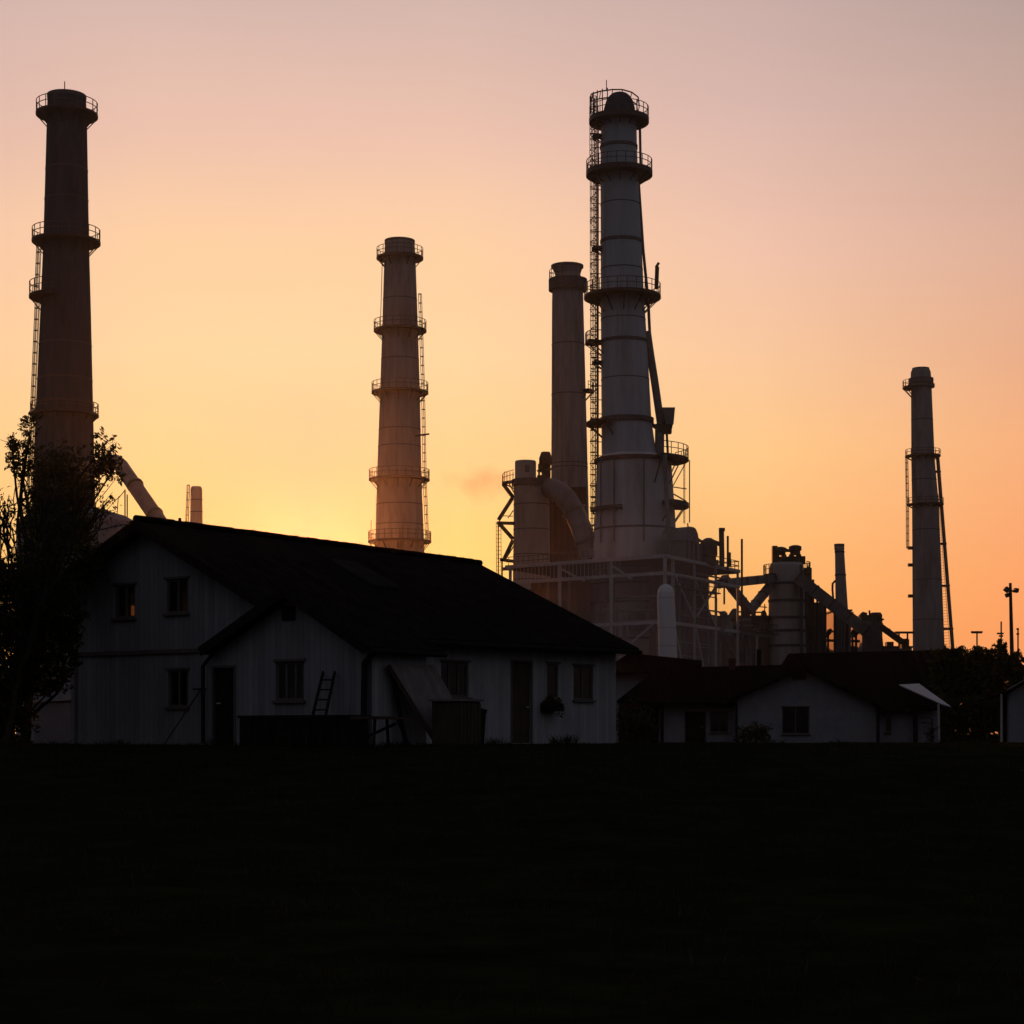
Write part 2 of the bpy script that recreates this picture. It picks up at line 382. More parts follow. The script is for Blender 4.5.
# ------------------------------------------------------------------ the great stack
D = 150.0
G = Stack('process_stack', 'great grey steel stack with domed cap, ring platforms and tall caged ladder', 'stack', D,
          [(118, 601.5, 636.5), (147, 600.5, 637), (171, 600.5, 638), (242, 600.7, 641.5), (297, 600.8, 644), (342, 601, 647), (421, 601.5, 651.5), (452, 601.5, 656), (460, 602, 657)], M['paint'], base_px=634)
mb = MB(); z, r, dx = G.at(118); rr = 16.2 / F * D
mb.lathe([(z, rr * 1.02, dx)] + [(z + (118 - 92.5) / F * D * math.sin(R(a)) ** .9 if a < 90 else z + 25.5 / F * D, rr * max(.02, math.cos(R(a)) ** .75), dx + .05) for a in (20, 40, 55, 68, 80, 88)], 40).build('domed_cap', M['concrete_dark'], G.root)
G.plat(118.5, 588, 648, 1.15, th=.5, brl=.35); G.plat(171.5, 585, 651.5, 1.15, th=.5, brl=.6); G.plat(296, 584, 661, 1.2, th=.3, brl=.9)
G.plat(423, 585.5, 668, 0, R(150), R(235), .8); G.band(421, .5, .25); G.plat(342, 584, 662, .9, R(165), R(205), .7)
G.bands([147.5, 342, 242], .35, .07); G.bands([205, 270, 320, 380], .1, .03)
# drum below
dr = [(456, 601, 662), (460, 597, 671), (515, 595, 675), (560, 592.5, 677), (600, 591, 678), (740, 586, 684)]
prof = [(Z(py, D) + .36, (b - a) / 2 / F * D, X((a + b) / 2, D) - G.bx) for py, a, b in dr][::-1]
MB().lathe(prof, 64).build('drum', M['drum'], G.root)
def drum_at(py):
    z = Z(py, D) + .36
    for a, b in zip(prof, prof[1:]):
        if a[0] <= z <= b[0]:
            t = (z - a[0]) / (b[0] - a[0]); return z, a[1] + (b[1] - a[1]) * t, a[2] + (b[2] - a[2]) * t
for py in (585, 604, 640, 530):
    z, r, dx = drum_at(py); mb = MB(); mb.annulus(z + .1, r * .98, r + .05, .2, dx); mb.build('seam_band', M['seam'], G.root)
z, r, dx = drum_at(459.5)
platform(G.root, z, r, r + .35, dx, 0, rail=0, brace=False, th=.35)
platform(G.root, z, r, (689 - 634) / F * D, dx, 0, R(-62), R(35), 1.25, brl=1.6)
z2, r2, _ = drum_at(504); platform(G.root, z2, r2, (689 - 634) / F * D, dx, 0, R(-50), R(20), 0, th=.45, brl=1.2)
z3, r3, _ = drum_at(509); platform(G.root, z3, r3, r3 + .45, dx, 0, R(185), R(250), 0, th=.35, brl=.3)
xo = (687 - 634) / F * D
ladder_part(G.root, (dx + xo - .3, -.5, Z(524, D) + .36), (dx + xo - .3, -.5, z + .8), (1, -.3, 0), False, .6)
mb = MB()
mb.beam((dx + r2, 0, Z(487, D) + .36), (dx + xo, 0, Z(489, D) + .36), .1); mb.beam((dx + r2, -.8, Z(495, D) + .36), (dx + xo - .1, -.6, Z(502, D) + .36), .12)
mb.tube([(dx + xo + .35, .5, Z(522, D) + .36), (dx + xo + .35, .5, z)], .06)
mb.build('stair_frame', M['rail'], G.root)
# the long caged ladder down the left side, its landings and standoffs
xl = X(594, D) - G.bx
segs = [(548, 509, 594.6), (509, 425, 594.2), (425, 342, 594.0), (342, 297, 594.0), (297, 172, 593.6), (172, 104, 593.2)]
for y0, y1, px in segs:
    x = X(px, D) - G.bx
    ladder_part(G.root, (x + .22, -.3, Z(y0, D) + .36), (x + .22, -.3, Z(y1 - 6, D) + .36), (-1, -.25, 0), True, .6, th=.065, cr=.36)
mb = MB()
mb.tube([(xl + .42, .3, Z(545, D) + .36), (xl + .42, .3, Z(104, D) + .36)], .07)
for py in list(range(120, 540, 14)):
    z, rr, ddx = G.at(py) if py < 458 else drum_at(py)
    mb.tube([(xl - .35, -.3, z), (min(ddx - rr + .15, ddx - rr + .15), 0, z)], .05, 5)
mb.build('ladder_standoff', M['rail'], G.root)
mb = MB(); k_ = 0; xa, xb = X(590, D) - G.bx, X(598.6, D) - G.bx; yy = 540
mb.tube([(xb, .35, Z(540, D) + .36), (xb, .35, Z(110, D) + .36)], .05, 5)
while yy > 118:
    p, q = ((xa, .35, Z(yy, D) + .36), (xb, .35, Z(yy - 11, D) + .36)) if k_ % 2 else ((xb, .35, Z(yy, D) + .36), (xa, .35, Z(yy - 11, D) + .36))
    mb.tube([p, q], .035, 4); mb.tube([(xa, .35, Z(yy, D) + .36), (xb, .35, Z(yy, D) + .36)], .045, 4); yy -= 11; k_ += 1
mb.build('ladder_lacing', M['rail'], G.root)
for py in (136, 248, 362):
    z, rr, ddx = G.at(py); platform(G.root, z, rr, rr + .95, ddx, 0, R(168), R(200), 0, True, .2, .5)
# top hoop
z, r, dx = G.at(118)
mb = MB()
arc = [P(590.5, 98, D), P(592, 97.5, D), P(600, 95, D), P(612, 93.3, D), P(622, 93.4, D), P(631, 96, D), P(637.5, 101, D), P(638.5, 110, D)]
for k, yo in ((0, -1.2), (1, 1.2)): mb.tube([p - Vector((G.bx, D - yo, -.36)) for p in arc], .075, 6)
for i in range(0, len(arc), 1):
    a = arc[i] - Vector((G.bx, D + 1.2, -.36)); b = arc[i] - Vector((G.bx, D - 1.2, -.36)); mb.tube([a, b], .05, 5)
for px, top in ((590.5, 98), (593, 95), (597, 93.5), (602, 92), (607, 91)):
    mb.tube([P(px, 117, D) - Vector((G.bx, D + 1.0, -.36)), P(px, top, D) - Vector((G.bx, D + 1.0, -.36))], .06, 5)
mb.tube([P(606.5, 91, D) - Vector((G.bx, D, -.36)), P(606.5, 80, D) - Vector((G.bx, D, -.36))], .05, 5)
mb.build('hoop_guard', M['rail'], G.root)
def gp(px, py, yo=-2.5): return P(px, py, D) - Vector((G.bx, D, -.36)) + Vector((0, yo, 0))
MB().tube([gp(647, 332, -.2), gp(649.5, 350, -.2), gp(655, 385, -.2), gp(661, 428, -.3)], .42, 10).build('downcomer', M['duct'], G.root)
MB().tube([gp(638.5, 184, -.2), gp(643, 250, -.2), gp(648, 300, -.2), gp(650, 342, -.2), gp(660, 425, -.6)], .16, 8).build('slim_pipe', M['duct'], G.root)
MB().tube([gp(641, 175, .3), gp(640, 122, .3)], .14, 8).build('slim_pipe', M['duct'], G.root)
MB().tube([gp(656, 290, -.5), gp(656.8, 268, -.5)], .22, 8).tube([gp(655.5, 268.5, -.5), gp(658.5, 264, -.5)], .16, 6).build('mast', M['steel'], G.root)
MB().tube([gp(659, 456, -.6), gp(659.3, 425, -.6)], .5, 12).build('riser_pipe', M['duct'], G.root)
mb = MB(); c = [(661.5, 409.5), (674, 409.5), (672.5, 426), (664.5, 426)]
for yo0, yo1 in ((-1.4, .4),):
    A = [gp(x, y, yo0) for x, y in c]; C = [gp(x, y, yo1) for x, y in c]
    mb.face(A); mb.face(C[::-1])
    for i in range(4): mb.face([A[i], C[i], C[(i + 1) % 4], A[(i + 1) % 4]])
hp = mb.build('hopper', M['duct'], G.root)
MB().box(gp(664, 430, -.5), (1.5, 1.2, .9)).box(gp(666.5, 426.5, -.5), (1.1, 1, .6)).build('hopper_valve', M['steel'], hp)
MB().tube([gp(667.5, 456, -.5), gp(666.2, 430, -.5)], .13, 6).tube([gp(652, 425, -.2), gp(660, 431, -.5)], .25, 6).build('hopper_leg', M['steel'], hp)
mb = MB()
for px in (599.5, 612, 641):
    z0, r0, dx0 = drum_at(540); q = (X(px, D) - G.bx - dx0) / r0; y = -math.sqrt(max(0, 1 - q * q)) * r0
    mb.tube([(dx0 + q * r0, y - .12, Z(545, D) + .36), (dx0 + q * r0 * .99, y - .1, Z(463, D) + .36)], .09, 6)
mb.build('conduit', M['duct'], G.root)
MB().tube([gp(664.5, 590, -7.2), gp(663.5, 540, -7.0), gp(662, 500, -6.0), gp(661, 462, -5.0)], .24, 10).build('feed_pipe', M['duct'], G.root)

# white tank
dT = 131.0
T = Stack('storage_tank', 'tall white capsule tank with rounded top standing before the steel frame', 'tank', dT,
          [(584, 664.8, 666.4), (585, 661.5, 669.7), (588, 658.8, 672.4), (592, 657.4, 674), (598, 657, 674.6), (740, 660.5, 681)], M['tankwhite'], n=40)
for py in (598, 628, 646): T.band(py, .07, .02, m='lightsteel')

# ------------------------------------------------------------------ process building: steel frame and decks round the stack
fd = 140.0
c0 = P(665, 0, fd); ax = R(42)
ru = Vector((math.sin(ax), math.cos(ax), 0)); rv = Vector((-math.cos(ax), math.sin(ax), 0))      # right-away, left-away
ru = Vector((.58, .815, 0)).normalized(); rv = Vector((-.86, .51, 0)).normalized()
FR = thing('process_building', 'open steel frame building with brown cladding around the foot of the grey stack', 'industrial building', (c0.x, c0.y, -.36))
def fp(a, b, z): v = ru * a + rv * b; return Vector((v.x, v.y, z))
zd = Z(556, fd) + .36; zl = Z(622, fd) + .36; zm = Z(570, fd) + .36
LU, LV = 16.5, 18.5
mb = MB()
for z, w, h in ((zd, .35, .35),):
    mb.beam(fp(-.3, 0, z), fp(LU, 0, z), w, h); mb.beam(fp(0, -.3, z), fp(0, LV, z), w, h)
    mb.beam(fp(LU, 0, z), fp(LU, LV, z), w, h); mb.beam(fp(0, LV, z), fp(LU, LV, z), w, h)
mb.build('deck_edge_beam', M['lightsteel'], FR)
mb = MB(); mb.face([fp(0.1, .1, zd - .25), fp(LU, .1, zd - .25), fp(LU, LV, zd - .25), fp(.1, LV, zd - .25)]); mb.face([fp(.1, LV, zd - .1), fp(LU, LV, zd - .1), fp(LU, .1, zd - .1), fp(0.1, .1, zd - .1)]); mb.build('deck', M['steel'], FR)
for z, nm in ((zl, 'lower_beam'), (Z(573, fd) + .36, 'middle_beam')):
    mb = MB(); mb.beam(fp(0, -.3, z), fp(0, LV, z), .28, .32); mb.beam(fp(-.3, 0, z), fp(LU if nm == 'middle_beam' else 26, 0, z), .28, .32); mb.build(nm, M['lightsteel'], FR)
for a, b in ((0, 0), (1.6, 0), (6.2, 0), (11, 0), (16.2, 0), (21, 0), (0, 6), (0, 12), (0, 18)):
    top = zd if a < 17 else zl
    MB().beam(fp(a, b - .0, -.2), fp(a, b, top), .34 if a in (0, 1.6) else .24).build('column', M['lightsteel'], FR)
mb = MB()
for p, q in ((fp(1.6, -.1, zl), fp(6.2, -.1, 1)), (fp(6.2, -.1, zl), fp(11, -.1, .5)), (fp(1.6, -.1, zd - 1.5), fp(6.2, -.1, zl + .5)), (fp(6.2, -.1, zd - 2), fp(11, -.1, zl)), (fp(11, -.1, zd - 2), fp(6.5, -.1, zl + 1)),
             (fp(-.1, 1, zl), fp(-.1, 5, zl - 3)), (fp(-.1, 6, zd - .5), fp(-.1, 3.5, zd - 2.2)), (fp(-.1, 12, zd - .5), fp(-.1, 9, zd - 2))): mb.beam(p, q, .18)
mb.pieces('brace', M['lightsteel'], FR)
mb = MB()     # railing of the deck, with close uprights on the left face
for h in (1.05, .55): mb.tube([fp(0, 8, zd + h), fp(0, LV, zd + h)], .04, 5)
for i in range(18): b = 8 + i * .6; mb.tube([fp(0, b, zd), fp(0, b, zd + 1.05)], .035, 4)
for h in (1.1, .6): mb.tube([fp(11, 0, zd + h), fp(LU, 0, zd + h), fp(LU, 3, zd + h)], .05, 5)
for i in range(7): a = 11 + i * .9; mb.tube([fp(a, 0, zd), fp(a, 0, zd + 1.1)], .045, 4)
mb.build('railing', M['rail'], FR)
mb = MB()     # hanging uprights under the left deck edge
for i in range(30): b = 5 + i * .45; mb.beam(fp(-.05, b, zd - .2), fp(-.05, b, zd - 1.9), .07)
mb.pieces('hanger', M['lightsteel'], FR)
mb = MB()     # cladding of the hall set back inside the frame
for a0, b0, a1, b1, h in ((1.6, .9, 11.2, 2.6, zd - .8), (11.2, 1.5, 15.6, 2.6, zl + 1.7), (15.6, 1.2, 26, 2.6, zl - .4), (1.0, 10.6, 3.0, 17.5, zd - 2.4), (3.0, 13.2, 16, 17.4, zd - 1.2)):
    Q = [fp(a0, b0, -.2), fp(a1, b0, -.2), fp(a1, b1, -.2), fp(a0, b1, -.2)]; U = [q + Vector((0, 0, h + .2)) for q in Q]
    for i in range(4): mb.face([Q[i], Q[(i + 1) % 4], U[(i + 1) % 4], U[i]])
    mb.face(U)
mb.build('wall', M['brown'], FR)
mb = MB(); rnd = random.Random(3)          # pipework and vessels crowding the middle floor
for i in range(26):
    a = rnd.uniform(3, 25); b = rnd.uniform(1.6, 6); h = rnd.uniform(.8, 3.2) * (1 if a < 17 else .55); r = rnd.uniform(.25, .8)
    q = fp(a, b, zl - .4); mb.lathe([(q.z, r), (q.z + h, r), (q.z + h + r * .5, r * .45)], 14, q.x, q.y)
for i in range(10):
    a = rnd.uniform(2, 20); z = zl + rnd.uniform(.3, 2.6); mb.tube([fp(a, 1.3, z), fp(a + rnd.uniform(2, 5), 1.3, z + rnd.uniform(-.3, .6))], rnd.uniform(.08, .2), 8)
mb.pieces('pipework', M['duct'], FR)
rnd = random.Random(21)
mb = MB()                                  # risers, runs and drops on both faces
for i in range(16):
    a = rnd.uniform(.4, 22); top_ = (zd - .5 if a < 15 else zl + .8) * rnd.uniform(.55, 1.0); mb.tube([fp(a, rnd.uniform(.3, .8), -.1), fp(a, .5, top_)], rnd.uniform(.07, .2), 7)
for i in range(9):
    z = rnd.uniform(.3, .95) * zd; a = rnd.uniform(.5, 7); L_ = rnd.uniform(4, 9); mb.tube([fp(a, .35, z), fp(a + L_, .35, z), fp(a + L_, .35, z - rnd.uniform(.8, 3))], rnd.uniform(.06, .16), 7)
for i in range(12):
    b = rnd.uniform(.5, 17); mb.tube([fp(.45, b, -.1), fp(.45, b, (zd - .6) * rnd.uniform(.5, 1))], rnd.uniform(.07, .22), 7)
for i in range(6):
    z = rnd.uniform(.35, .9) * zd; b = rnd.uniform(.5, 8); L_ = rnd.uniform(4, 9); mb.tube([fp(.3, b, z), fp(.3, b + L_, z), fp(.3, b + L_, z - rnd.uniform(.8, 2.5))], rnd.uniform(.06, .16), 7)
mb.pieces('pipework', M['duct'], FR)
mb = MB()                                  # solid dark panels: doors, louvres, and openings whose shaded depth is only painted
for a, z, w_, h_ in ((3.2, zl - 2.2, 1.6, 2.2), (6.4, zl - 3.6, 1.2, 1.6), (9.2, zl - 2.4, 2.2, 1.4), (13, zl - 3.4, 1.8, 2.4), (18, zl - 2.6, 2.4, 1.2), (22.5, zl - 3.0, 1.6, 1.8), (4.2, zl + 2.4, 1.4, 1.6), (8.0, zl + 3.0, 1.8, 1.8)):
    lo_ = .86 if a < 11.2 else 1.16 if a > 15.6 else 1.46
    mb.beam(fp(a, lo_, z), fp(a + w_, lo_, z), .1, h_)
mb.pieces('dark_panel', M['pipe'], FR)
for z, a0_, a1_ in ((zl + .18, 16.2, 25.5), ((zd + zl) / 2 + .4, 1.8, 11)):
    mb = MB(); mb.beam(fp(a0_, -.15, z), fp(a1_, -.15, z), .9, .12); wk = mb.build('walkway', M['steel'], FR)
    mb = MB()
    for h in (1.05, .55): mb.tube([fp(a0_, -.55, z + h), fp(a1_, -.55, z + h)], .045, 5)
    for i in range(int((a1_ - a0_) / 1.1) + 1): mb.tube([fp(a0_ + i * 1.1, -.55, z), fp(a0_ + i * 1.1, -.55, z + 1.05)], .04, 4)
    mb.build('railing', M['rail'], wk)
mb = MB(); zz = 1.0
for i in range(5): mb.beam(fp(11.4 + (i % 2) * 3.2, -.35, zz), fp(14.6 - (i % 2) * 3.2, -.35, zz + 2.6), .5, .16); zz += 2.6
mb.build('stair', M['rail'], FR)
mb = MB()                                  # crowding plant on the end of the deck and above the low hall
for i in range(14):
    a = rnd.uniform(15.8, 25); h = rnd.uniform(.6, 2.4); r = rnd.uniform(.15, .5); q = fp(a, rnd.uniform(1.3, 2.3), zl - .4); mb.lathe([(q.z, r), (q.z + h, r), (q.z + h + r * .5, r * .4)], 12, q.x, q.y)
for i in range(8):
    a = rnd.uniform(12.6, 16); q = fp(a, rnd.uniform(.6, 2.5), zd - .1); mb.tube([q, q + Vector((0, 0, rnd.uniform(.4, 1.5)))], rnd.uniform(.06, .2), 7)
mb.pieces('vessel', M['steel'], FR)
# end posts and outrigger of the deck
mb = MB(); q = P(729.5, 0, fd + 13.5)
for a, ytop, ybot in ((13.2, 536, 570), (16.6, 539, 640)):
    b = fp(a, -.3, 0); dd = fd + b.y
    mb.tube([fp(a, -.3, Z(ybot, dd) + .36), fp(a, -.3, Z(ytop, dd) + .36)], .12, 6)
mb.build('mast', M['steel'], FR)
# ------------------------------------------------------------------ penthouse on the deck
PH = thing('filter_house', 'grey steel filter housing with rounded roof on the frame deck right of the stack', 'machine housing', tuple(Vector((c0.x, c0.y, 0)) + fp(4.7, .3, zd - .4)))
mb = MB(); w1, w2, h1 = 3.9, 2.6, (556 - 534) / F * fd
Q = [Vector((0, 0, 0)), ru * w1, ru * w1 + rv * w2, rv * w2]
for i in range(4): mb.face([Q[i], Q[(i + 1) % 4], Q[(i + 1) % 4] + Vector((0, 0, h1)), Q[i] + Vector((0, 0, h1))])
mb.face([q + Vector((0, 0, h1)) for q in Q]); mb.build('housing', M['duct'], PH)
mb = MB(); rows = []
for k in range(9):
    t = k / 8; s = t * 2 - 1; z = h1 + 1.5 * (1 - abs(s) ** 3.5)
    a = ru * (-.12 + (w1 * .8) * t); rows.append([a + rv * -.12 + Vector((0, 0, z)), a + rv * (w2 + .1) + Vector((0, 0, z))])
mb.quadgrid(rows); mb.face([r[0] for r in rows]); mb.face([r[1] for r in rows][::-1]); mb.build('roof', M['duct'], PH)
mb = MB()
for i in range(4): mb.beam(Q[0] + ru * (w1 * (i + .5) / 4) - rv * .05, Q[0] + ru * (w1 * (i + .5) / 4) - rv * .05 + Vector((0, 0, h1)), .12)
mb.pieces('stiffener', M['steel'], PH)
# fan unit
fx = Vector((c0.x, c0.y, 0)) + fp(8.7, .6, zd - .4)
FN = thing('exhaust_fan', 'dark fan unit with upright exhaust pipe beside the rounded filter housing', 'fan', tuple(fx))
mb = MB(); mb.lathe([(.9, .75), (1.1, .95), (2.0, .95), (2.6, .8), (2.9, .3)], 20, .9, .4); mb.lathe([(0, .3), (.9, .3)], 10, .5, .2); mb.lathe([(0, .3), (.9, .3)], 10, 1.4, .6); mb.build('body', M['steel'], FN)
mb = MB(); mb.tube([(2.4, 1.2, 0), (2.4, 1.2, 1.2), (2.35, 1.2, 3.7)], .28, 10); mb.tube([(1.2, .6, 2.6), (2.3, 1.2, 2.3)], .25, 8); mb.tube([(2.4, 1.2, 3.7), (2.4, 1.2, 4.05)], .33, 10); mb.build('exhaust_pipe', M['steel'], FN)
mb = MB(); mb.tube([(-1.3, -.3, 3.2), (-1.35, -.3, 4.4)], .07, 5); mb.tube([(-1.35, -.3, 4.0), (-.5, .1, 2.9), (.4, .4, 2.4)], .16, 8); mb.box((-.7, 0, 2.3), (.9, .8, .9)); mb.box((.0, .1, .5), (2.4, 1.2, .8)); mb.tube([(3.2, 1.5, 0), (3.2, 1.5, 1.5)], .2, 8); mb.pieces('inlet_duct', M['steel'], FN)

# brown block between silo and stack
bb = 168.0
BB = thing('kiln_building', 'brown clad block rising between the left silo and the grey stack', 'industrial building', (X(568, bb), bb, -.36))
mb = MB(); w = (586.5 - 549.5) / F * bb; h = Z(487, bb) + .36
mb.box((0, 4, h / 2), (w, 8, h)); mb.build('wall', M['brown'], BB)
mb = MB()
for i in range(5): mb.box((0, -.03, h * (i + 1) / 5.4), (w + .06, .2, .22))
for i in range(6): mb.box((-w / 2 + w * (i + .5) / 6, -.05, h / 2), (.16, .24, h - .1))
mb.build('wall_rib', M['brown'], BB)
mb = MB(); mb.box((-1, 4, h + .3), (w * .6, 6, .6)); mb.build('parapet', M['duct'], BB)

# left silo
dS = 160.0
S = Stack('silo', 'round steel silo with drum head left of the grey stack, stairs on its left side', 'silo', dS,
          [(480.5, 514.5, 548.5), (483, 513.8, 549), (740, 512, 552)], M['silo'])
z, r, dx = S.at(481)
xs = lambda px: X(px, dS) - S.bx
MB().lathe([(z - .1, 10.6 / F * dS, xs(525.5)), (Z(462.5, dS) + .36, 10.6 / F * dS, xs(525.5)), (Z(461, dS) + .36, 10.0 / F * dS, xs(525.5))], 32).build('head_drum', M['silo'], S.root)
MB().box((xs(527), -10.5 / F * dS - .02, Z(470, dS) + .36), (.5, .2, .8)).build('hatch', M['duct'], S.root)
S.band(483, .7, .25); S.bands([505, 530, 555, 580], .1, .03)
mb = MB()
mb.lathe([(z, .45, xs(546)), (z + 1.6, .45, xs(546)), (z + 2.0, .75, xs(545.6)), (z + 2.6, .75, xs(545.6)), (z + 3.3, .5, xs(545.6))], 14)
for px in (539, 542.5, 549.5): mb.tube([(xs(px), -.5, z - .2), (xs(px), -.5, z + 1.9)], .12, 6)
mb.beam((xs(537), -.4, z + 1.1), (xs(552), -.4, z + 1.3), .2); mb.beam((xs(537), -.5, z + .3), (xs(550), -.5, z + .4), .5); mb.tube([(xs(545), 0, z + 2.4), (xs(541.5), 0, z + 2.1), (xs(541.5), 0, z + 1)], .22, 8)
mb.build('valve_machine', M['steel'], S.root)
def sp(px, py, yo=0): return P(px, py, dS) - Vector((S.bx, dS, -.36)) + Vector((0, yo, 0))
def stair(name, pairs, w, yo):
    mb = MB()
    for a, b in pairs: mb.beam(sp(a[0], a[1], yo), sp(b[0], b[1], yo), w, w)
    return mb.pieces(name, M['steel'], S.root)
stair('stair', [((503, 485), (513.5, 499)), ((512.5, 499), (498.5, 521)), ((498, 523), (513, 540)), ((513, 541), (504, 560))], .42, -1.0)
stair('stair_landing', [((502, 484), (515, 482)), ((497, 523.5), (515, 524)), ((500, 560), (515, 562)), ((502, 569.5), (515, 569))], .35, -.6)
stair('stair_post', [((502.8, 484), (502.8, 475)), ((498.3, 523), (498.3, 600)), ((502.3, 560), (502.3, 600)), ((505, 484.5), (514, 489)), ((508, 482), (514, 493)), ((504, 562), (514, 546)), ((503, 560), (513, 562))], .14, -.4)
ladder_part(S.root, sp(499, 592, -.3), sp(498.6, 522, -.3), (0, -1, 0), False, .55)
mb = MB()
for h in (1.1, .6): mb.tube([sp(502.8, 484) + Vector((0, -.5, h)), sp(507, 483) + Vector((0, -1.5, h)), sp(514, 482) + Vector((0, -2.0, h))], .04, 5)
for px in (504.5, 507, 510, 513): mb.tube([sp(px, 483, -1.5), sp(px, 483, -1.5) + Vector((0, 0, 1.1))], .04, 4)
mb.tube([sp(508, 519, -.8), sp(513.5, 511, -.8)], .06, 5); mb.tube([sp(499, 516.5, -.8), sp(513, 517, -.8)], .05, 5)
mb.build('railing', M['rail'], S.root)
dk = thing('gas_duct', 'thick curved duct bending down from the silo head to the grey stack', 'duct', tuple(P(549, 484, 157)))
dp = lambda px, py, d=155: P(px, py, d) - P(549, 484, 157)
MB().tube([dp(543, 489, 161), dp(551, 488.5, 159), dp(559, 491.5, 157), dp(567, 499.5, 155), dp(574, 511), dp(580, 525, 154), dp(586, 541, 153), dp(593, 562, 152)], 1.15, 20).build('duct_barrel', M['duct'], dk)
mb = MB()
for a, b in (((558, 490.9, 157), (559.6, 492, 157)), ((573.5, 510, 155), (574.5, 512, 155)), ((585.5, 540, 153), (586.4, 542.5, 153))): mb.tube([dp(*a), dp(*b)], 1.38, 20)
mb.pieces('duct_flange', M['duct'], dk)

# ------------------------------------------------------------------ right part of the works
dC = 165.0
Sv = Stack('silo', 'round banded silo with twin filters on top, joined to the sloping conveyor', 'silo', dC,
           [(563, 771.5, 802), (566, 769.5, 803.5), (574, 769, 804), (740, 767, 808)], M['silo'])
Sv.bands([584, 601, 618, 631, 646], .3, .07)
vx = lambda px: X(px, dC) - Sv.bx
z = Z(563, dC) + .36
for px, top in ((780, 548.5), (794.8, 546.8)):
    mb = MB(); rr = 5.2 / F * dC; zt = Z(top, dC) + .36
    mb.lathe([(z + .9, rr), (zt - .5, rr), (zt - .45, rr * 1.22), (zt, rr * 1.22), (zt + .15, rr * .6)], 18, vx(px), -.3); fo = mb.build('filter', M['steel'], Sv.root)
    mb = MB()
    for q in range(6): a = q * math.pi / 3; mb.tube([(vx(px) + rr * math.cos(a), -.3 + rr * math.sin(a), z - .4), (vx(px) + rr * math.cos(a), -.3 + rr * math.sin(a), z + 1)], .12, 5)
    mb.pieces('filter_leg', M['steel'], fo)
mb = MB(); mb.tube([(vx(776), .3, z + 1.6), (vx(800), .3, z + 1.4)], .2, 6); mb.box((vx(782), 0, z + .35), (1.8, 1.5, .7)); mb.box((vx(796), 0, z + .3), (2, 1.5, .9)); mb.box((vx(774.5), 0, z + 1.0), (.6, .8, 2)); mb.build('filter_frame', M['steel'], Sv.root)
for l, r, a0, a1, py in ((763.5, 810, R(150), R(225), 574.5), (763, 811, R(-40), R(30), 572), (763, 811, R(-40), R(30), 577.5)): Sv.plat(py, l, r, 1.1, a0, a1, .9)
mb = MB(); mb.tube([(vx(799), -2.45, -.1), (vx(798), -2.4, z - .4)], .18, 8); mb.build('downpipe', M['duct'], Sv.root)
mb = MB(); mb.box((vx(805.5), .8, 10), (1.4, 2.2, 20.2)); mb.build('lift_shaft', M['steel'], Sv.root)

def conveyor(name, label, pts, d0, d1, w, h, mname='duct'):
    a = P(pts[0][0], pts[0][1], d0); b = P(pts[1][0], pts[1][1], d1)
    t = thing(name, label, 'conveyor', tuple(a))
    MB().beam((0, 0, 0), b - a, w, h).build('gallery', M[mname], t)
    mb = MB(); n = max(3, int((b - a).length / 2.2)); u = (b - a).normalized(); s = u.cross(Vector((0, 0, 1))).normalized()
    for i in range(n + 1):
        p = (b - a) * (i / n) - s * 0; up = s.cross(u)
        mb.beam(p + up * (h / 2 + .05) - s * w * .52, p + up * (h / 2 + .05) + s * w * .52, .1); mb.beam(p - s * (w / 2 + .04) - up * h / 2, p - s * (w / 2 + .04) + up * h / 2, .1); mb.beam(p + s * (w / 2 + .04) - up * h / 2, p + s * (w / 2 + .04) + up * h / 2, .1)
    mb.build('gallery_rib', M['steel'], t)
    return t, a, b
conveyor('conveyor_bridge', 'level conveyor bridge between the frame deck and the twin-topped silo', ((722, 584), (771, 579)), 155, 164, 1.3, .9)
t, a, b = conveyor('conveyor', 'sloping conveyor running down right from the banded silo past the small chimney', ((798, 578), (866, 631)), 163, 161, 1.5, 1.35)
mb = MB()
for px, py in ((812, 592), (829.5, 606), (851, 622)):
    q = P(px, py, 162) - a; mb.beam(q + Vector((-.5, 0, 0)), Vector((q.x - .5, q.y, -a.z)), .25); mb.beam(q + Vector((.6, 0, 0)), Vector((q.x + .6, q.y, -a.z)), .2)
mb.pieces('trestle', M['steel'], t)
conveyor('conveyor', 'steep conveyor falling from the frame deck, left limb of the V', ((724, 578), (751, 612)), 157, 160, .9, .7)
conveyor('conveyor', 'steep conveyor rising to the banded silo, right limb of the V', ((749, 612), (770, 586)), 160, 163, .9, .75)
t, a, b = conveyor('conveyor', 'low thin conveyor reaching from the block to the foot of the lone right chimney', ((880, 626), (902, 642)), 170, 170, .9, .6, 'steel')
MB().box(P(904.5, 644, 170) - a, (.9, .9, 1.1)).beam(P(900, 640, 170) - a, P(908, 639.5, 170) - a, .25).build('drive_head', M['steel'], t)

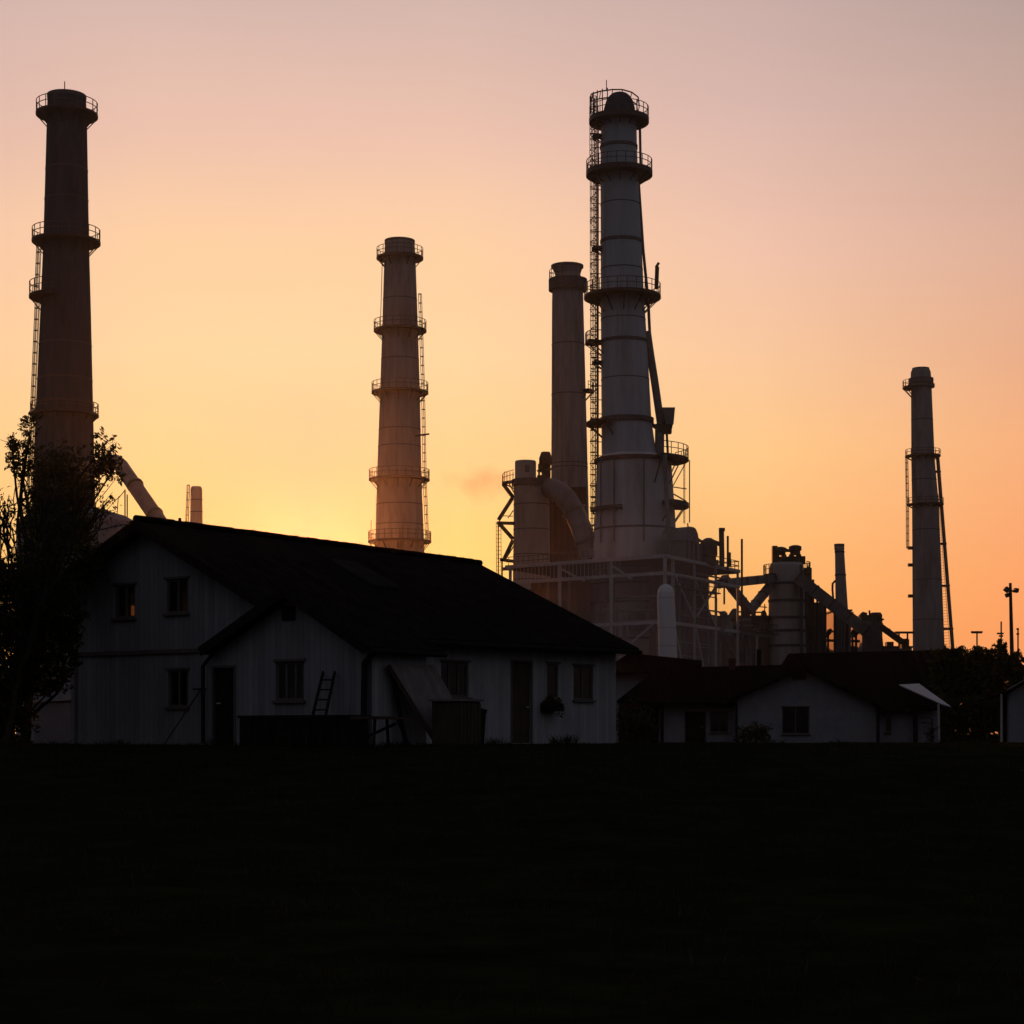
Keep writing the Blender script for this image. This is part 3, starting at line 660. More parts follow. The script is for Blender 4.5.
def block(name, label, l, r, top, d, depth, mname, ribs=0, cat='industrial building'):
    t = thing(name, label, cat, (X((l + r) / 2, d), d, -.36)); w = (r - l) / F * d; h = Z(top, d) + .36
    MB().box((0, depth / 2, h / 2), (w, depth, h)).build('wall', M[mname], t)
    if ribs:
        mb = MB()
        for i in range(ribs): mb.box((-w / 2 + w * (i + .5) / ribs, -.06, h / 2), (.12, .18, h - .06))
        mb.build('wall_rib', M[mname], t)
    mb = MB(); mb.box((0, depth / 2, h + .08), (w + .3, depth + .3, .2)); mb.build('roof', M['steel'], t)
    return t, w, h
t, w, h = block('machine_hall', 'dark ribbed hall under the sloping conveyor, left of the small chimney', 805, 826, 604, 166, 6, 'duct', 8)
mb = MB(); mb.tube([(-w * .42, 1, h), (-w * .42, 1, h + 3.2)], .25, 8); mb.tube([(-w * .05, 1, h), (-w * .05, 1, h + 3)], .2, 8); mb.tube([(-w * .4, 1, h + 1.4), (-w * .1, 1, h + 1.2)], .12, 6); mb.tube([(w * .45, .2, 0), (w * .47, .2, h - 1)], .2, 6); mb.pieces('pipework', M['steel'], t)
t, w, h = block('pump_house', 'low dark machine house under the V of the two steep conveyors', 731, 769, 617, 164, 5, 'brown', 7)
mb = MB(); rr = random.Random(12)
for i in range(13):
    x = -w / 2 + .3 + (w - .6) * rr.random(); r_ = rr.uniform(.12, .38); hh = rr.uniform(.4, 1.3)
    mb.lathe([(h + .1, r_), (h + hh, r_), (h + hh + r_ * .6, r_ * .4)], 10, x, rr.uniform(.6, 2.5))
mb.tube([(-w * .45, .8, h + .7), (w * .45, .8, h + .6)], .1, 6); mb.tube([(-w * .3, .8, h + 1.5), (w * .48, .8, h + 1.2)], .07, 6)
for x in (-.3, .1, .42): mb.tube([(w * x, .8, h), (w * x, .8, h + 1.6)], .07, 5)
mb.pieces('rooftop_machine', M['steel'], t)
t, w, h = block('machine_hall', 'dark hall at the foot of the small chimney beneath the conveyor', 833.5, 851, 611, 168, 5, 'duct', 6)
mb = MB()
for px in (829, 853.5, 857):
    x = X(px, 168) - X(842.25, 168); mb.tube([(x, .5, 0), (x, .5, h - 2.2)], .14, 6); mb.beam((x - .3, .5, h - 3), (x + .4, .5, h - 2.2), .5)
mb.beam((-2, .4, h - 3.5), (2.2, .4, h - 3.6), .3); mb.pieces('pipework', M['steel'], t)
t, w, h = block('crusher_house', 'block with rounded filter heads between small chimney and lone right chimney', 862, 882.5, 620, 172, 6, 'duct', 5)
mb = MB(); rows = []
mb.box((-.35, 1.2, h + .3), (2.1, 2, .7))
mb.lathe([(h, .75), (h + .7, .8), (h + 1.0, .6)], 14, .75, 1.2); mb.lathe([(h, .5), (h + .65, .55), (h + .95, .3)], 12, -.9, .8)
mb.tube([(-1.25, .6, h - .3), (-1.35, .6, h + .55), (-1.0, .6, h + .95), (-.5, .6, h + .8)], .14, 8); mb.tube([(-.1, .8, h + .6), (-.15, .8, h + 1.25)], .12, 6); mb.build('filter_head', M['steel'], t)
mb = MB(); mb.beam((w / 2, .4, h - 2), (w / 2 + 1.2, .4, 1), .16); mb.beam((w / 2, .4, h - 2.8), (w / 2 + .5, .4, .8), .14); mb.box((w / 2 + 1.5, .4, .9), (1, 1, .9)); mb.pieces('brace', M['steel'], t)
t = thing('walkway', 'thin steel walkway on posts left of the lone right chimney', 'walkway', (X(903, 215), 215, -.36))
z = Z(632.5, 215) + .36
mb = MB(); mb.beam((X(894.5, 215) - X(903, 215), 0, z), (X(914, 215) - X(903, 215), 0, z), .9, .28); mb.build('deck', M['steel'], t)
for px in (907.5, 899): MB().tube([(X(px, 215) - X(903, 215), 0, -.1), (X(px, 215) - X(903, 215), 0, z)], .14, 6).build('post', M['steel'], t)
t, w, h = block('plant_store', 'low grey plant building hidden behind the black roofs beneath the right silo', 744, 912, 647.5, 176, 10, 'duct', 0)
mb = MB(); rr = random.Random(9)
for i in range(16):
    x = -w / 2 + w * rr.random(); mb.box((x, 1 + 3 * rr.random(), h + .3), (rr.uniform(.4, 1.6), 1, rr.uniform(.4, 1.5)))
mb.pieces('rooftop_machine', M['steel'], t)

# storage dome and pipe behind the left tree
dd = 125.0
t = thing('storage_dome', 'low grey domed tank behind the left tree, touching the house ridge', 'tank', (X(78, dd), dd, -.36))
rr = 60 / F * dd; zt = Z(508, dd) + .36; ze = Z(523, dd) + .36
MB().lathe([(0, rr), (ze, rr), (ze + (zt - ze) * .45, rr * .8), (ze + (zt - ze) * .8, rr * .5), (zt, rr * .15)], 56).build('shell', M['concrete_mid'], t)
mb = MB()
for px, top in ((127.3, 491), (129.5, 496)): mb.tube([(X(px, dd) - X(78, dd), -1, ze), (X(px, dd) - X(78, dd), -1, Z(top, dd) + .36)], .06, 5)
mb.tube([(X(119, dd) - X(78, dd), -1, ze), (X(120.5, dd) - X(78, dd), -1, Z(500, dd) + .36), (X(127, dd) - X(78, dd), -1, Z(492, dd) + .36)], .04, 5); mb.pieces('vent_mast', M['steel'], t)
a = P(116, 457, 132); b = P(172, 540, 124)
t = thing('slanting_duct', 'pale thick duct slanting down right from the left chimney to the house ridge', 'duct', tuple(a))
top_ = [P(80, 470, 140) - a, P(98, 468, 137) - a, P(110, 462, 134) - a, P(116, 462, 132.5) - a]
MB().tube(top_ + [P(121, 466, 131.5) - a, b - a, b - a + Vector((.8, 0, -1.6)), Vector(((b - a).x + .9, (b - a).y, -a.z - .4))], .7, 20).build('duct_barrel', M['duct'], t)
mb = MB(); u = (b - a)
for k in (.35, .7): mb.tube([u * k, u * (k + .012)], .78, 20)
mb.pieces('duct_flange', M['duct'], t)

# ------------------------------------------------------------------ the white house
hc = Vector((X(367, 34), 34 * SC, 0)); yaw = math.atan(1300 / FC)
uu = Vector((math.sin(yaw), math.cos(yaw))); vv = Vector((-math.cos(yaw), math.sin(yaw)))
H = thing('white_house', 'white boarded two-storey house with long dark roof under the setting sun', 'house', (hc.x, hc.y, 0), R(90) - yaw)
def on_s(px, py, s):      # pixel on a gable plane -> q, z
    k = (px - 512) / FC; bx = hc.x + uu.x * s; by = hc.y + uu.y * s
    q = (k * by - bx) / (vv.x - k * vv.y); d = by + vv.y * q
    return q, ZC + (HY - py) / FC * d
def on_q(px, py, q):      # pixel on a long-wall plane -> s, z
    k = (px - 512) / FC; bx = hc.x + vv.x * q; by = hc.y + vv.y * q
    s = (k * by - bx) / (uu.x - k * uu.y); d = by + uu.y * s
    return s, ZC + (HY - py) / FC * d

SM, SE, TH = -2.1, -2.95, .16            # main gable plane, wing gable plane, wall thickness
QR = 5.25; ZR = 5.56                     # ridge
S1 = 11.63; Q1 = 7.92                     # far gable, rear wall
zf = lambda q: 2.62 + (ZR - 2.62) * (q + .5) / (QR + .5)          # top of roof, front slope
zb = lambda q: ZR - .48 * (q - QR)
ztop = lambda q: zf(q) if q < QR else zb(q)
def wallmesh(w0, w1, top, holes, fixed, axis, out, th=TH, breaks=()):
    """wall standing on z=0 from w0 to w1 along an axis, holes (a,b,z0,z1); axis 's' runs along local x, 'q' along local y; out = outward sign"""
    mb = MB()
    pt = (lambda w, z, o: (w, fixed - out * o, z)) if axis == 's' else (lambda w, z, o: (fixed - out * o, w, z))
    cuts = sorted(set([w0, w1] + [c for h in holes for c in h[:2]] + list(breaks)))
    for a, b in zip(cuts, cuts[1:]):
        m = (a + b) / 2; hs = sorted([h for h in holes if h[0] < m < h[1]], key=lambda h: h[2])
        lo = (0.0, 0.0)
        spans = []
        for h in hs: spans.append((lo, (h[2], h[2]))); lo = (h[3], h[3])
        spans.append((lo, (top(a), top(b))))
        for (l0, l1), (h0, h1) in spans:
            for o in (0, th):
                mb.face([pt(a, l0, o), pt(b, l1, o), pt(b, h1, o), pt(a, h0, o)])
    for a, b, z0, z1 in holes:
        for p, q in (((a, z0), (b, z0)), ((b, z0), (b, z1)), ((b, z1), (a, z1)), ((a, z1), (a, z0))):
            mb.face([pt(*p, 0), pt(*q, 0), pt(*q, th), pt(*p, th)])
    return mb
def window(parent, w0, w1, z0, z1, fixed, axis, out, bars=1, curtain=None, sill=True, m='frame', fw=.055):
    pt = (lambda w, z, o: (w, fixed - out * o, z)) if axis == 's' else (lambda w, z, o: (fixed - out * o, w, z))
    def bx(mb, a, b, za, zb_, o0, o1):
        P8 = [pt(w, z, o) for o in (o0, o1) for w, z in ((a, za), (b, za), (b, zb_), (a, zb_))]
        for q in ((0, 1, 2, 3), (7, 6, 5, 4), (0, 4, 5, 1), (1, 5, 6, 2), (2, 6, 7, 3), (3, 7, 4, 0)): mb.face([P8[i] for i in q])
    f = MB(); e = .003; o0, o1 = .035, .10
    bx(f, w0 + e, w0 + fw, z0 + e, z1 - e, o0, o1); bx(f, w1 - fw, w1 - e, z0 + e, z1 - e, o0, o1)
    bx(f, w0 + fw, w1 - fw, z0 + e, z0 + fw, o0, o1); bx(f, w0 + fw, w1 - fw, z1 - fw, z1 - e, o0, o1)
    for i in range(bars):
        c = w0 + (w1 - w0) * (i + 1) / (bars + 1); bx(f, c - .03, c + .03, z0 + fw, z1 - fw, o0 + .004, o1 - .004)
    root = f.build('window', M[m], parent)
    g = MB(); g.face([pt(w0 + fw, z0 + fw, .065), pt(w1 - fw, z0 + fw, .065), pt(w1 - fw, z1 - fw, .065), pt(w0 + fw, z1 - fw, .065)]); g.build('pane', M['glass'], root)
    if sill:
        s = MB(); bx(s, w0 - .06, w1 + .06, z0 - .06, z0 - .003, -.09, .05); bx(s, w0 - .06, w1 + .06, z1 + .003, z1 + .06, -.04, .0)
        s.build('sill', M[m], root)
    if curtain:
        for i, (c0_, c1_) in enumerate(curtain):
            c = MB(); n = 26; rows = [[], []]
            for k in range(n + 1):
                w = c0_ + (c1_ - c0_) * k / n; o = .20 + .018 * math.sin(k * 1.9 + i)
                rows[0].append(pt(w, z0 - .12, o)); rows[1].append(pt(w, z1 + .1, o))
            c.quadgrid(rows); c.build('curtain', M['curtain' if i == 0 else 'drape'], root)
    return root
def door(parent, w0, w1, z1, fixed, axis, out, m='darkwood'):
    pt = (lambda w, z, o: (w, fixed - out * o, z)) if axis == 's' else (lambda w, z, o: (fixed - out * o, w, z))
    d = MB()
    def bx(mb, a, b, za, zb_, o0, o1):
        P8 = [pt(w, z, o) for o in (o0, o1) for w, z in ((a, za), (b, za), (b, zb_), (a, zb_))]
        for q in ((0, 1, 2, 3), (7, 6, 5, 4), (0, 4, 5, 1), (1, 5, 6, 2), (2, 6, 7, 3), (3, 7, 4, 0)): mb.face([P8[i] for i in q])
    bx(d, w0 + .003, w1 - .003, .02, z1 - .003, .06, .11)
    for z in (.25, z1 * .45, z1 * .75): bx(d, w0 + .12, w1 - .12, z, z + .28, .045, .058)
    r = d.build('door', M[m], parent)
    k = MB(); bx(k, w1 - .14, w1 - .11, .98, 1.02, .0, .06); bx(k, w1 - .24, w1 - .11, .99, 1.015, -.02, .0); k.build('handle', M['lightsteel'], r)
    fr = MB(); bx(fr, w0 - .06, w0, .0, z1 + .06, -.02, .06); bx(fr, w1, w1 + .06, .0, z1 + .06, -.02, .06); bx(fr, w0, w1, z1, z1 + .06, -.02, .06); fr.build('door_frame', M['frame'], r)
    return r
def rect_s(l, t, r, b, s):
    q0, zt = on_s(r, t, s); q1, _ = on_s(l, t, s); zb_ = on_s((l + r) / 2, b, s)[1]; zt = on_s((l + r) / 2, t, s)[1]
    return min(q0, q1), max(q0, q1), zb_, zt
def rect_q(l, t, r, b, q):
    s0 = on_q(l, t, q)[0]; s1 = on_q(r, t, q)[0]; zt = on_q((l + r) / 2, t, q)[1]; zb_ = on_q((l + r) / 2, b, q)[1]
    return s0, s1, zb_, zt
# main gable wall (faces left-front), with two upper windows and one below
qm0 = .0
w1_ = rect_s(115, 585, 135, 618, SM); w2_ = rect_s(166.5, 579, 188, 613, SM); w3_ = rect_s(168, 670, 188, 707, SM)
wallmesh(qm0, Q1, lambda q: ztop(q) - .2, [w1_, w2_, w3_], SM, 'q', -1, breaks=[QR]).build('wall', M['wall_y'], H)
window(H, *w1_, SM, 'q', -1, 1, [(w1_[0] - .6, w1_[0] + (w1_[1] - w1_[0]) * .55), (w1_[0] + (w1_[1] - w1_[0]) * .53, w1_[1] + .3)])
window(H, *w2_, SM, 'q', -1, 1, [(w2_[0] - .6, w2_[0] + (w2_[1] - w2_[0]) * .55), (w2_[0] + (w2_[1] - w2_[0]) * .53, w2_[1] + .3)])
window(H, *w3_, SM, 'q', -1, 1, [(w3_[0] + .02, w3_[0] + (w3_[1] - w3_[0]) * .4)])
z_t = on_s(140, 652.5, SM)[1]
mb = MB(); mb.box((SM - .035, (3.3 + Q1) / 2, z_t), (.064, Q1 - 3.3, .10)); mb.build('trim_board', M['frame'], H)
mb = MB(); mb.box((SM - .02, Q1 + .01, 2.2), (.09, .12, 4.3)); mb.build('corner_board', M['wall_y'], H)
# long front wall
w4 = rect_q(441, 662, 468.5, 697, 0); w5 = rect_q(547, 664, 558.5, 699, 0); w6 = rect_q(573.5, 666, 593, 700, 0); d1_ = rect_q(512, 662, 531, 742, 0)
SX = on_q(427, 700, -2.4)[0]              # where the wing's side wall ends
dh = (d1_[0], d1_[1], 0.02, d1_[3])
wallmesh(SM + TH, S1, lambda s: zf(0) - .2, [w4, w5, w6, dh], 0, 's', -1).build('wall', M['wall_x'], H)
window(H, *w4, 0, 's', -1, 2); window(H, *w5, 0, 's', -1, 0); window(H, *w6, 0, 's', -1, 1); door(H, d1_[0], d1_[1], d1_[3], 0, 's', -1, 'wood')
# far gable and rear wall (rear wall has a band of upper windows that let the low sun in)
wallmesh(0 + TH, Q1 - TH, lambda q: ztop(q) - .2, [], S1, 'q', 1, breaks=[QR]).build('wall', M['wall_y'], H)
rw = (-1.7, 1.0, 2.9, 4.03); rw2 = (1.2, 4.6, 2.9, 4.03)
wallmesh(SM + TH, S1, lambda s: zb(Q1) - .2, [rw, rw2], Q1, 's', 1).build('wall', M['wall_x'], H)
window(H, *rw, Q1, 's', 1, 2); window(H, *rw2, Q1, 's', 1, 2)
mb = MB(); mb.box(((SM + S1) / 2, Q1 / 2, 2.75), (S1 - SM - .4, Q1 - .4, .12)); mb.build('floor', M['plaster'], H)
# wing with the lower gable
QA = on_s(367.5, 700, SE)[0]; QE = on_s(206.5, 700, SE)[0]
qa, za = on_s(284, 588, SE - .4); ql, zl_ = on_s(200, 648.5, SE - .4); qr, zr_ = on_s(366, 646, SE - .4)
def zw(q): return za - (za - zl_) * (q - qa) / (ql - qa) if q > qa else za - (za - zr_) * (qa - q) / (qa - qr)
dw = rect_s(213.5, 668, 234, 745, SE); ww = rect_s(276, 661.5, 304, 700.5, SE)
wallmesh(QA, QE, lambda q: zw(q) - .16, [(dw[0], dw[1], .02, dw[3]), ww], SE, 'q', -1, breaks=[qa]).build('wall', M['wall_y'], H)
window(H, *ww, SE, 'q', -1, 2, [(ww[0] + .05, ww[0] + (ww[1] - ww[0]) * .3)]); door(H, dw[0], dw[1], dw[3], SE, 'q', -1)
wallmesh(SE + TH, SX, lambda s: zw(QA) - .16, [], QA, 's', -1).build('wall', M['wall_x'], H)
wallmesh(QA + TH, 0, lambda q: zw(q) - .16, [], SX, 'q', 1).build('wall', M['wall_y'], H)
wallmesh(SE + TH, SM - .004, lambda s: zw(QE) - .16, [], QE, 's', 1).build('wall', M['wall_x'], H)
# vent in the wing gable
q0, q1, z0, z1 = rect_s(283.5, 606, 295.5, 620, SE)
mb = MB(); mb.box((SE - .03, (q0 + q1) / 2, (z0 + z1) / 2), (.056, q1 - q0, z1 - z0))
for k in range(4): mb.box((SE - .075, (q0 + q1) / 2, z0 + (z1 - z0) * (k + .5) / 4), (.03, q1 - q0 - .04, .03))
mb.build('vent', M['darkwood'], H)
# roof: slabs with thickness
def slab(pts, th, name, m, parent):
    mb = MB(); pts = [Vector(p) for p in pts]; n = (pts[1] - pts[0]).cross(pts[2] - pts[0]).normalized()
    if n.z < 0: pts = pts[::-1]; n = -n
    lo = [p - Vector((0, 0, th)) for p in pts]
    mb.face(pts); mb.face(lo[::-1])
    for i in range(len(pts)): j = (i + 1) % len(pts); mb.face([pts[i], lo[i], lo[j], pts[j]])
    return mb.build(name, m, parent)
sL, sR = SM - .48, S1 + .5
def rp_front(s, q):   # main roof plane, eave rising a little to the far end as on the old house
    return Vector((s, q, zf(q) + .17 * max(0, (s - sL)) / (sR - sL) * (1 - (q + .5) / (QR + .5))))
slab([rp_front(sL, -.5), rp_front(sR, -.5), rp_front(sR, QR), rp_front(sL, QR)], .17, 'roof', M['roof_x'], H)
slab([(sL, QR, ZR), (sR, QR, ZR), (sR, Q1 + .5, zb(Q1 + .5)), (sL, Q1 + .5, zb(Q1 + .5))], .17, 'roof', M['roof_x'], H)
mb = MB(); rr = random.Random(5); n = 34
for i in range(n):
    a = sL + (sR - sL) * i / n; b = sL + (sR - sL) * (i + 1) / n + .03
    mb.tube([(a, QR, ZR + .03 + rr.uniform(-.01, .012)), (b, QR, ZR + .035 + rr.uniform(-.008, .01))], .10, 8)
mb.tube([(sL + 1.55, QR, ZR + .05), (sL + 1.55, QR, ZR + .2)], .04, 6)
mb.build('ridge_tile', M['roof2'], H)
# wing roof, dying into the main slope
sI = SX + .3
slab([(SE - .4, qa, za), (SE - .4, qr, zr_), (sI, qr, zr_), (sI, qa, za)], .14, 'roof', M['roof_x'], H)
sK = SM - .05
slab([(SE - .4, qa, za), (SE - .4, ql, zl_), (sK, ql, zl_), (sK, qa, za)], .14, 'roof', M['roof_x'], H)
# translucent sheets set in the roof
def onroof(px, py):
    o = Vector((0, 0, ZC)); k = Vector(((px - 512) / FC, 1, (HY - py) / FC))
    # plane z = A + B q with q = (p - hc).vv
    Bq = (ZR - 2.62) / (QR + .5); A = 2.62 + .5 * Bq
    qd = k.x * vv.x + k.y * vv.y; q0 = -(hc.x * vv.x + hc.y * vv.y)
    t = (A + Bq * q0 - o.z) / (k.z - Bq * qd); p = o + k * t
    return ((p.x - hc.x) * uu.x + (p.y - hc.y) * uu.y, (p.x - hc.x) * vv.x + (p.y - hc.y) * vv.y)
c1 = onroof(330, 561); c2 = onroof(398, 590)
sc_ = (c1[0] + c2[0]) / 2
pa = [rp_front(sc_ - .55, c1[1]), rp_front(sc_ - .55, c2[1]), rp_front(sc_ + .65, c2[1]), rp_front(sc_ + .65, c1[1])]
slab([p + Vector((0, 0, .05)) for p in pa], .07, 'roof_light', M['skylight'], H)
# gutters and downpipes
mb = MB(); mb.tube([rp_front(sI, -.55) - Vector((0, 0, .1)), rp_front(sR, -.55) - Vector((0, 0, .1))], .07, 8); mb.tube([(SE - .35, qr - .05, zr_ - .1), (sI, qr - .05, zr_ - .1)], .065, 8); mb.pieces('gutter', M['pipe'], H)
mb = MB(); mb.tube([(SE - .1, qr, zr_ - .12), (SE - .13, QA - .02, zr_ - .35), (SE - .13, QA + .02, .05)], .07, 8); mb.build('downpipe', M['pipe'], H)
mb = MB(); mb.tube([(SE - .1, ql - .1, zl_ - .14), (SE - .12, QE + .0, zl_ - .4), (SE - .12, QE - .01, .05)], .05, 8); mb.build('downpipe', M['pipe'], H)
# barge boards
mb = MB()
for q0, q1 in ((-.5, QR), (QR, Q1 + .5)): mb.beam((sL - .02, q0, ztop(q0) - .1), (sL - .02, q1, ztop(q1) - .1), .03, .24)
for q0, q1 in ((qr, qa), (qa, ql)): mb.beam((SE - .42, q0, zw(q0) - .08), (SE - .42, q1, zw(q1) - .08), .03, .22)
mb.pieces('barge_board', M['darkwood'], H)

# ------------------------------------------------------------------ things leaning and standing by the house
def hw(s, q, z=0): return Vector((hc.x + uu.x * s + vv.x * q, hc.y + uu.y * s + vv.y * q, z))
hrz = R(90) - yaw
# ladder
qla, zla = on_s(331, 672, SE); qfo = on_s(312, 748, SE - 1.3)[0]
t = thing('ladder', 'dark wooden ladder leaning on the wing wall right of its window', 'ladder', tuple(hw(SE - 1.3, qfo, 0)), hrz)
top = Vector((1.23, qla - qfo, zla)); up = top.normalized(); sdv = Vector((0, 1, 0))
for sg in (-1, 1): MB().beam(sdv * sg * .2, top + sdv * sg * .17, .045, .07).build('rail', M['darkwood'], t)
mb = MB()
for i in range(7):
    c = top * ((i + .6) / 7.4); mb.tube([c - sdv * .19, c + sdv * .19], .018, 5)
mb.pieces('rung', M['darkwood'], t)
# dark firewood chest
q0 = on_s(347, 716, SE - 1.0)[0]; q1 = on_s(238, 716, SE - 1.0)[0]; hz = on_s(300, 715, SE - 1.0)[1]
t = thing('storage_chest', 'long low black chest standing along the wing wall below the window', 'chest', tuple(hw(SE - .6, (q0 + q1) / 2)), hrz)
w = q1 - q0
MB().box((0, 0, (hz - .06) / 2), (.7, w, hz - .06)).build('body', M['darkwood'], t)
MB().box((0, 0, hz - .03), (.78, w + .08, .058)).build('lid', M['pipe'], t)
mb = MB()
for k in range(5): mb.box((-.37, -w / 2 + w * (k + .5) / 5, hz / 2 - .04), (.03, .07, hz - .14))
mb.pieces('batten', M['darkwood'], t)
# rake
qk = on_s(207, 690, SM)[0]; zk = on_s(207, 690, SM)[1]
t = thing('garden_rake', 'thin wooden rake leaning left of the corner downpipe', 'rake', tuple(hw(SM - .7, qk + .75)), hrz)
tp = Vector((.6, -.62, zk)); MB().tube([(0, 0, .02), tp], .022, 6).build('handle', M['wood'], t)
mb = MB(); mb.beam(tp + Vector((-.02, -.2, .02)), tp + Vector((-.02, .2, .02)), .04)
for k in range(7): mb.tube([tp + Vector((-.02, -.18 + .06 * k, .02)), tp + Vector((-.1, -.18 + .06 * k, .03))], .01, 4)
mb.build('head', M['darkwood'], t)
# trestle table
t = thing('trestle_table', 'rough timber trestle table left of the leaning board', 'table', tuple(hw(on_q(381, 740, QA - 1.15)[0], QA - 1.15)), hrz)
MB().box((0, 0, .62), (1.35, .6, .05)).box((0, .2, .655), (1.3, .12, .016)).build('tabletop', M['wood'], t)
for x in (-.5, .5):
    for y in (-.22, .22): MB().beam((x + (.12 if x > 0 else -.12), y * 1.3, 0), (x - (.1 if x > 0 else -.1), y * .7, .6), .06).build('leg', M['darkwood'], t)
MB().beam((-.55, 0, .2), (.5, 0, .5), .05).pieces('brace', M['darkwood'], t)
# leaning board
qb = QA - 1.0
def bpt(px, py, q): sv, zv = on_q(px, py, q); return Vector((sv, q, max(zv, 0.0)))
bp = [bpt(389, 665, QA - .12), bpt(434, 665, QA - .12), bpt(480, 746, qb), bpt(438, 746, qb)]
t = thing('board', 'large weathered board leaning on the front wall between table and crate', 'board', tuple(hw(bp[0].x, bp[0].y)), hrz)
pts = [p - Vector((bp[0].x, bp[0].y, 0)) for p in bp]
slab(pts, .05, 'panel', M['greywood'], t)
MB().beam(pts[0] + Vector((-.03, 0, .0)), pts[3] + Vector((-.03, 0, .02)), .06, .1).build('edge_batten', M['wood'], t)
MB().beam(pts[0] + Vector((.1, .0, -.12)), pts[0] + Vector((.25, -.3, -pts[0].z + .02)), .07).build('prop', M['darkwood'], t)
# crate
q_ = -4.2; s0, zt = on_q(460, 699, q_); s1 = on_q(481, 699, q_)[0]
t = thing('crate', 'upright brown crate with pale lid beneath the front window', 'crate', tuple(hw((s0 + s1) / 2, q_ + .4)), hrz)
w = s1 - s0
MB().box((0, 0, (zt - .05) / 2), (w, .75, zt - .05)).build('body', M['wood'], t)
mb = MB()
for k in range(6): mb.box((-w / 2 + w * (k + .5) / 6, -.39, zt / 2 - .03), (w / 6 - .02, .03, zt - .12))
mb.pieces('slat', M['wood'], t)
MB().box((0, 0, zt - .02), (w + .14, .88, .05)).build('lid', M['greywood'], t)
t = thing('bin', 'small dark bin standing against the right side of the brown crate', 'bin', tuple(hw(s1 + .32, -3.8)), hrz)
MB().lathe([(0, .2), (.02, .21), (.75, .26), (.76, .28), (.8, .28)], 18).build('body', M['pipe'], t)
MB().lathe([(.805, .29), (.83, .29), (.88, .1)], 18).build('lid', M['pipe'], t)
# window box
s0, zt = on_q(546, 701, -.2); s1 = on_q(561, 701, -.2)[0]
WBt = thing('window_box', 'dark wooden flower box under the narrow front window', 'flower box', tuple(hw((s0 + s1) / 2, -.16, zt - .28)), hrz)
MB().box((0, 0, .11), (s1 - s0, .26, .22)).build('trough', M['darkwood'], WBt)
def leaves(mb, c, rad, n, size, rnd, shell=.45):
    c = Vector(c)
    for i in range(n):
        while True:
            v = Vector((rnd.uniform(-1, 1), rnd.uniform(-1, 1), rnd.uniform(-1, 1)))
            if v.length <= 1: break
        v = v * (shell + (1 - shell) * rnd.random()) if rnd.random() < .3 else v
        p = c + Vector((v.x * rad[0], v.y * rad[1], v.z * rad[2])); s = size * rnd.uniform(.6, 1.35)
        a = Vector((rnd.gauss(0, 1), rnd.gauss(0, 1), rnd.gauss(0, .8))).normalized(); b = a.cross(Vector((rnd.gauss(0, 1), rnd.gauss(0, 1), rnd.gauss(0, 1)))).normalized()
        mb.face([p - a * s, p + b * s * .42, p + a * s, p - b * s * .42])
mb = MB(); leaves(mb, (0, 0, .26), ((s1 - s0) / 2, .18, .2), 160, .06, random.Random(2)); leaves(mb, (.1, -.15, .02), (.3, .1, .22), 60, .05, random.Random(4)); mb.build('foliage', M['leaf2'], WBt)
# low white bin store beside the left corner
dB = 39.5
t = thing('bin_store', 'low white boarded bin store with bright metal lid at the left corner of the house', 'shed', (X(53, dB), dB, 0), R(-6))
w = 40.5 / F * dB; hz = Z(701, dB)
MB().box((0, .55, hz / 2 - .02), (w, 1.1, hz - .04)).build('body', M['render'], t)
slab([(-w / 2 - .05, -.1, hz + .01), (w / 2 + .03, -.1, hz + .07), (w / 2 + .03, 1.2, hz + .0), (-w / 2 - .05, 1.2, hz - .06)], .05, 'lid', M['sheet'], t)

# ------------------------------------------------------------------ neighbouring buildings
def hole_wall(parent, l, r, topl, topr, d, holes, m, extra=(), base=-.4):
    """front-facing wall at distance d between two columns; holes in pixels, local to the parent's location"""
    lx = parent.location
    mb = MB(); cuts = sorted(set([l, r] + [c for h in holes for c in (h[0], h[2])] + [e[0] for e in extra]))
    line = sorted([(l, topl)] + list(extra) + [(r, topr)])
    def top(px):
        for a, b in zip(line, line[1:]):
            if a[0] <= px <= b[0]: return a[1] + (b[1] - a[1]) * (px - a[0]) / max(1e-6, b[0] - a[0])
    g = lambda px, z, o: Vector((X(px, d), d + o, z)) - lx
    for a, b in zip(cuts, cuts[1:]):
        mdl = (a + b) / 2; hs = sorted([h for h in holes if h[0] < mdl < h[2]], key=lambda h: -h[3]); lo = (base, base); sp_ = []
        for h in hs: sp_.append((lo, (Z(h[3], d),) * 2)); lo = (Z(h[1], d),) * 2
        sp_.append((lo, (Z(top(a), d), Z(top(b), d))))
        for (l0, l1), (h0, h1) in sp_:
            for o in (0, .2): mb.face([g(a, l0, o), g(b, l1, o), g(b, h1, o), g(a, h0, o)])
    for h in holes:
        a, b, z1, z0 = h[0], h[2], Z(h[1], d), Z(h[3], d)
        for p, q in (((a, z0), (b, z0)), ((b, z0), (b, z1)), ((b, z1), (a, z1)), ((a, z1), (a, z0))): mb.face([g(*p, 0), g(*q, 0), g(*q, .2), g(*p, .2)])
    return mb.build('wall', m, parent)
def front_window(parent, l, t_, r, b, d, bars=1, name='window'):
    lx = parent.location; x0, x1, z0, z1 = X(l, d) - lx.x, X(r, d) - lx.x, Z(b, d) - lx.z, Z(t_, d) - lx.z
    w = window(parent, x0, x1, z0, z1, d - lx.y, 's', -1, bars, None, True, 'frame', .07); return w
def roofquad(parent, pts, m='roof2', th=.16, name='roof'):
    return slab([Vector(p) - parent.location for p in pts], th, name, M[m], parent)

